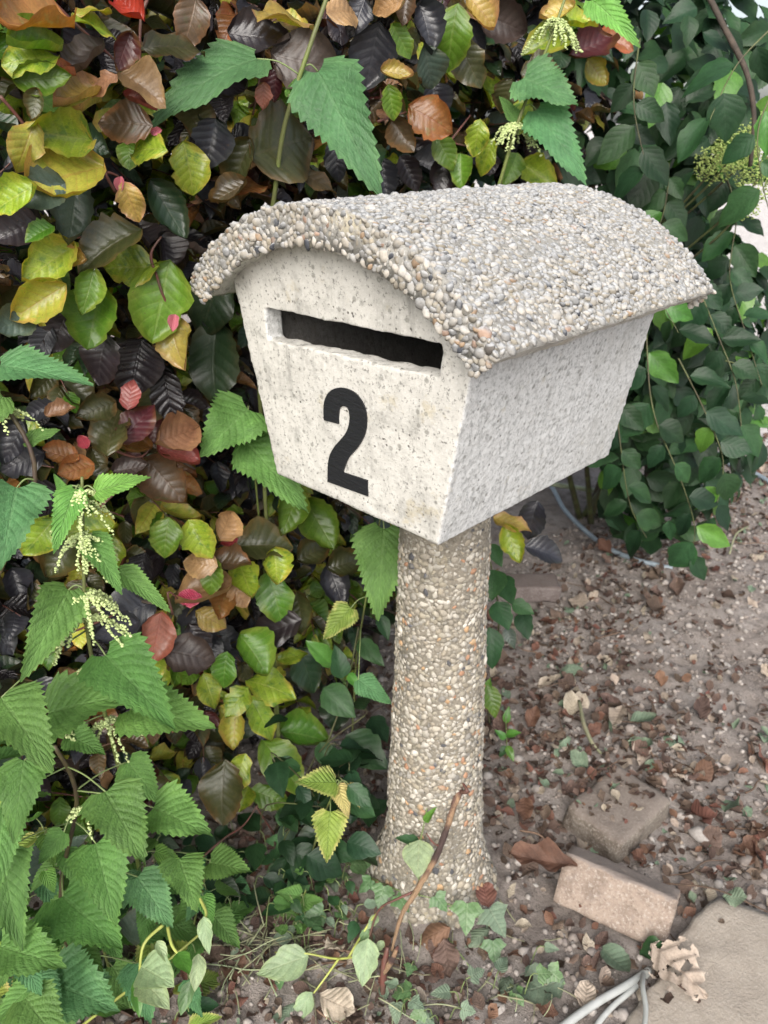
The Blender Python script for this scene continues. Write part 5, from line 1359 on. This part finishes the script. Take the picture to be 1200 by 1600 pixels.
def hero_dead(px, py, ln_px, deg, cls, i, label, z=.02, tilt=.8, shape=None, wide=1.0):
    P = hit_z(px, py, z); t = (P - CAM).dot(FWD)
    B, T, n = hang_leaf(px, py, ln_px, deg, t, tilt, random.Random(px))
    o = link('dead_leaf', shape or dead_mesh(cls, i), None, frame(B, T, n, 1.0, wide))
    return tag(o, label, 'dead leaf')
# lacy skeleton leaf
V, F, uv = leaf_arrays(L=1, W=.85, nu=40, nv=44, shape='beech', fold=.1, curl=.08, wave=.10, nveins=5, seed=3, ripple=.03)
keep = []
for f in F:
    c = V[f].mean(0); u_ = (uv[f].mean(0)[0] - .5) * 2
    hole = mnoise.noise(Vector((c[0] * 6.5 + 3, c[1] * 6.5, 2))) + .45 * mnoise.noise(Vector((c[0] * 16, c[1] * 16, 8)))
    if abs(u_) < .06 or hole < .24: 
        if not (abs(u_) > .72 and mnoise.noise(Vector((c[0] * 9, c[1] * 9, 5))) > .0): keep.append(f)
sk = mesh_from('skeleton_leaf', V, np.array(keep), [LM['deadpale']], uv=uv)
P = hit_z(1062, 1512, .055)
hero_dead(1062, 1514, 125, 318, 'deadpale', 0, 'large pale lacy dead leaf full of holes on the slab corner', .052, 1.0, sk)
hero_dead(846, 1350, 112, 176, 'deadred', 6, 'reddish brown curled dead leaf resting on the end of the tan brick', .085, .9, None, .62)
hero_dead(758, 1392, 52, 100, 'deadred', 4, 'dark red-brown rounded dead leaf against the right of the post foot', .05, .3)
hero_dead(530, 1572, 72, 330, 'deadpale', 1, 'pinkish brown dead leaf on the soil below the wilted sprig', .02, 1.0)
hero_dead(668, 1462, 76, 200, 'deadred', 3, 'large rusty brown curled leaf below the front of the post', .04, .6)
hero_dead(700, 1500, 70, 280, 'dead', 5, 'crumpled brown leaf beside the rusty curled leaf below the post', .03, .5)
hero_dead(905, 942, 36, 350, 'deadpale', 1, 'small cream dead leaf on bare soil behind the post', .01, .9)
hero_dead(966, 1122, 40, 250, 'deadpale', 6, 'pale khaki dead leaf on the litter right of the post', .02, .5)
hero_dead(895, 1045, 46, 20, 'deadgreen', 3, 'wilted grey-green leaf crumpled on the soil right of the post', .02, .6)
hero_dead(1005, 1128, 42, 0, 'deadgreen', 2, 'narrow grey-green fallen leaf beside the pale khaki leaf', .015, .9)
hero_dead(1020, 1485, 44, 20, 'shrub_mid', 1, 'dark green fallen leaf at the near end of the tan brick', .03, .8)
hero_dead(1150, 1405, 44, 350, 'deadgreen', 1, 'grey-green curled leaf on the back edge of the slab', .035, .9)
hero_dead(820, 1268, 44, 270, 'deadred', 6, 'bright rusty leaf standing upright left of the grey block', .03, .1)
hero_dead(840, 1545, 90, 200, 'deadgreen', 5, 'faded grey-green lobed leaf on the soil near the cables', .015, 1.0)

def density(x, y):                            # litter gathers round the post and blocks, thins on the bare soil
    d = .13
    d += 1.2 * math.exp(-((x - .12) ** 2 / .10 + (y - .62) ** 2 / .16))
    d += 1.0 * math.exp(-((x - .02) ** 2 / .06 + (y + .02) ** 2 / .06))
    d += .5 * math.exp(-((x - .5) ** 2 / .06 + (y - .75) ** 2 / .10))
    d += .8 * math.exp(-((x + .25) ** 2 / .02))
    return min(1, d * .62)
def in_view(P, m=10):
    q = project(P); return q is not None and -m < q[0] < 1200 + m and 700 < q[1] < 1600 + m
def blocked(x, y):                            # slab, post foot, blocks
    if math.hypot(x - .01, y - .22) < .15: return True
    for q0, a_, b_ in ((A_, ex, ey), (C_, ex2, ey2), (F_, ex3, ey3)):
        w_ = Vector((x, y, 0)) - q0; w_.z = 0
        u1 = w_.dot(a_) / a_.length_squared; u2 = w_.dot(b_) / b_.length_squared
        if -.05 < u1 < 1.05 and -.05 < u2 < 1.05: return True
    inside = False; n = len(top)
    for i in range(n):
        a_, b_ = top[i], top[(i + 1) % n]
        if (a_.y > y) != (b_.y > y) and x < (b_.x - a_.x) * (y - a_.y) / (b_.y - a_.y) + a_.x: inside = not inside
    return inside
def spots(n, rg, bare=False):
    k = 0
    while k < n:
        x = rg.uniform(-.5, .85); y = rg.uniform(-.45, 2.9)
        if rg.random() > (density(x, y) if not bare else .6) or blocked(x, y): continue
        P = Vector((x, y, 0))
        if not in_view(P): continue
        k += 1
        yield x, y
rg = random.Random(21)
DCL = ['dead'] * 11 + ['deadred'] * 3 + ['deadpale'] * 4 + ['deadgreen'] * 2
for x, y in spots(285, rg):
    o = link('dead_leaf', dead_mesh(rg.choice(DCL), rg.randrange(8)), None, ground_frame(x, y, rg.uniform(.026, .072), rg, .004, .5))
    tag(o, 'small dry brown leaf lying loose in the litter on the soil', 'dead leaf', 'dry leaves scattered over the soil')
STONE = [pebble_base(200 + k, 2) for k in range(7)]
for k, (V, F) in enumerate(STONE):            # angular: snap to a few facets
    rg2 = random.Random(k); nrm_ = [Vector((rg2.gauss(0, 1), rg2.gauss(0, 1), rg2.gauss(0, 1))).normalized() for _ in range(9)]
    for i in range(len(V)):
        v = Vector(V[i])
        for n_ in nrm_:
            d = v.dot(n_) - .62
            if d > 0: v -= n_ * d
        V[i] = v
STM = [mesh_from('stone', V, F, [M['gravel']], smooth=False) for V, F in STONE]
for x, y in spots(240, rg, True):
    r = rg.uniform(.005, .013)
    o = link('stone', STM[rg.randrange(7)], None, stone_matrix((x, y, gz_fine(x, y) + r * .25), (0, 0, 1), r, rg, .8))
    tag(o, 'small pale angular stone on the soil', 'stone', 'small stones scattered over the soil')
for px, py, r, lab in ((1096, 1300, .026, 'fist-sized pale grey stone right of the half buried block'), (1035, 1216, .018, 'rounded pale stone above the half buried block'), (1045, 1195, .015, 'grey stone touching the rounded pale stone above the block'), (1165, 1340, .016, 'pale flat stone near the right edge above the slab'), (1160, 1105, .016, 'whitish stone on the soil near the right edge'), (1100, 1090, .012, 'white chip of stone on the bare soil'), (1050, 1150, .014, 'bluish grey stone in the litter above the pale rounded stones'), (925, 1485, .012, 'angular grey stone in front of the tan brick')):
    P = hit_z(px, py, .012)
    tag(link('stone', STM[rg.randrange(7)], None, stone_matrix((P.x, P.y, gz_fine(P.x, P.y) + r * .35), (0, 0, 1), r, rg, .8)), lab, 'stone')
for k, (x, y) in enumerate(spots(64, rg)):
    an = rg.uniform(0, 6.28); ln = rg.uniform(.04, .15); z = gz_fine(x, y) + .008
    pts = [Vector((x + math.cos(an) * ln * f, y + math.sin(an) * ln * f, z + rg.uniform(-.002, .010))) + Vector((rg.uniform(-1, 1), rg.uniform(-1, 1), 0)) * .006 for f in (0, .33, .66, 1)]
    tag(tube('twig', pts, [rg.uniform(.0010, .0026), .0012], M['twig'], None, 5, 3, .1, k), 'thin brown twig lying in the litter on the soil', 'twig', 'twigs scattered over the soil')
tag(tube('twig', [hit_z(905, 1095, .03), hit_z(912, 1130, .03), hit_z(925, 1160, .02), hit_z(940, 1178, .01)], [.004, .005, .003], M['straw'], None, 7, 4, .2, 3), 'pale stripped twig standing out of the litter right of the post', 'twig')
tag(tube('twig', [hit_z(1000, 1378, .02), hit_z(1060, 1382, .03), hit_z(1120, 1390, .035), hit_z(1200, 1425, .04)], [.0022, .0018, .0012], M['twig'], None, 6, 5, .1, 5), 'long dark twig crossing behind the slab', 'twig')
tag(tube('twig', [hit_z(1140, 865, .01), hit_z(1150, 835, .02), hit_z(1170, 822, .02)], [.003, .003, .002], M['straw'], None, 6, 5, .1, 6), 'pale bent straw on the soil near the right edge', 'twig')

# loose crumbs too small and many to pick apart
pile = Pile(); CR = [pebble_base(400 + k, 1) for k in range(5)]
for V, F in CR:                               # broken, angular crumbs
    for i in range(len(V)): V[i] *= 1 + .45 * (((i * 7919) % 13) / 13 - .5)
for q in range(20000):
    x = rg.uniform(-.6, 1.0); y = rg.uniform(-.5, 2.6) if rg.random() < .8 else rg.uniform(2.6, 4)
    if blocked(x, y): continue
    r = (.0014 + .008 * rg.random() ** 2.2) * (1 if rg.random() < .85 else 1.5)
    V, F = CR[q % 5]; pile.add(V, F, None, rg.random(), 0 if rg.random() < .92 else 1, stone_matrix((x, y, gz_fine(x, y) + r * .2), (0, 0, 1), r, rg, .8))
me = mesh_from('soil_crumbs', np.concatenate(pile.V), np.concatenate(pile.F), [M['clod'], M['gravel']], np.concatenate(pile.M), rnd=np.concatenate(pile.R), smooth=False)
tag(link('soil_crumbs', me), 'loose crumbs of soil and grit covering the bare ground', 'soil', kind='stuff')
pile = Pile(); FR = [leaf_arrays(**dict(d, nu=3, nv=4)) for d in DEAD]
DC = ['dead', 'deadred', 'deadpale', 'deadgreen']
q = 0
while q < 5200:
    x = rg.uniform(-.6, .95); y = rg.uniform(-.5, 3.2)
    if rg.random() > density(x, y) or blocked(x, y): continue
    q += 1
    V, F, uv = FR[rg.randrange(8)]
    pile.add(V, F, uv, rg.random(), rg.choices(range(4), weights=(12, 4, 3, 1))[0], ground_frame(x, y, rg.uniform(.010, .036), rg, .003, .6))
for k in range(90):                           # crumbs of leaf on top of the half buried block and on the slab
    if k < 60: p = C_ + ex2 * rg.uniform(.12, .9) + ey2 * rg.uniform(.2, .98); zt = .051
    else:
        p = ctr + Vector((rg.uniform(-.25, .25), rg.uniform(-.2, .2), 0)); zt = .031
        if not blocked(p.x, p.y): continue
    Mx = ground_frame(p.x, p.y, rg.uniform(.008, .03), rg, 0, .4); Mx[2][3] = zt
    V, F, uv = FR[rg.randrange(8)]
    pile.add(V, F, uv, rg.random(), rg.choices(range(4), weights=(12, 4, 3, 1))[0], Mx)
tag(pile.build('leaf_litter', [LM[k] for k in DC]), 'crumbled brown leaf litter over the soil', 'leaf litter', kind='stuff')
# dry clippings and grass strands on the soil at the bottom
V_, F_, U_, R_ = [], [], [], []
n0 = 0
for q in range(150):
    px = rg.gauss(385, 60) if rg.random() < .6 else rg.uniform(330, 860); py = rg.gauss(1475, 28) if px < 470 else rg.uniform(1430, 1600)
    P = hit_z(px, py, .02); zz = gz(P.x, P.y)
    an = rg.uniform(0, 6.28); ln = rg.uniform(.03, .11); bend = rg.uniform(-.5, .5)
    pts = [Vector((P.x, P.y, zz + rg.uniform(.0, .02)))]
    for s in range(3):
        an += bend * .5; pts.append(pts[-1] + Vector((math.cos(an), math.sin(an), rg.uniform(-.25, .3))) * ln / 3)
    for p in pts: p.z = max(p.z, zz + .003)
    V, F, uv = tube_arrays(pts, rg.uniform(.0007, .0015), 4, 3, 0, q)
    V_.append(V); F_ += [tuple(i + n0 for i in f) for f in F]; U_.append(uv); R_.append(np.full(len(V), rg.random())); n0 += len(V)
me = mesh_from('grass_clippings', np.concatenate(V_), F_, [M['straw']], uv=np.concatenate(U_), rnd=np.concatenate(R_))
tag(link('grass_clippings', me), 'tangled dry grass clippings on the soil in front of the hedge', 'grass clippings', kind='stuff')
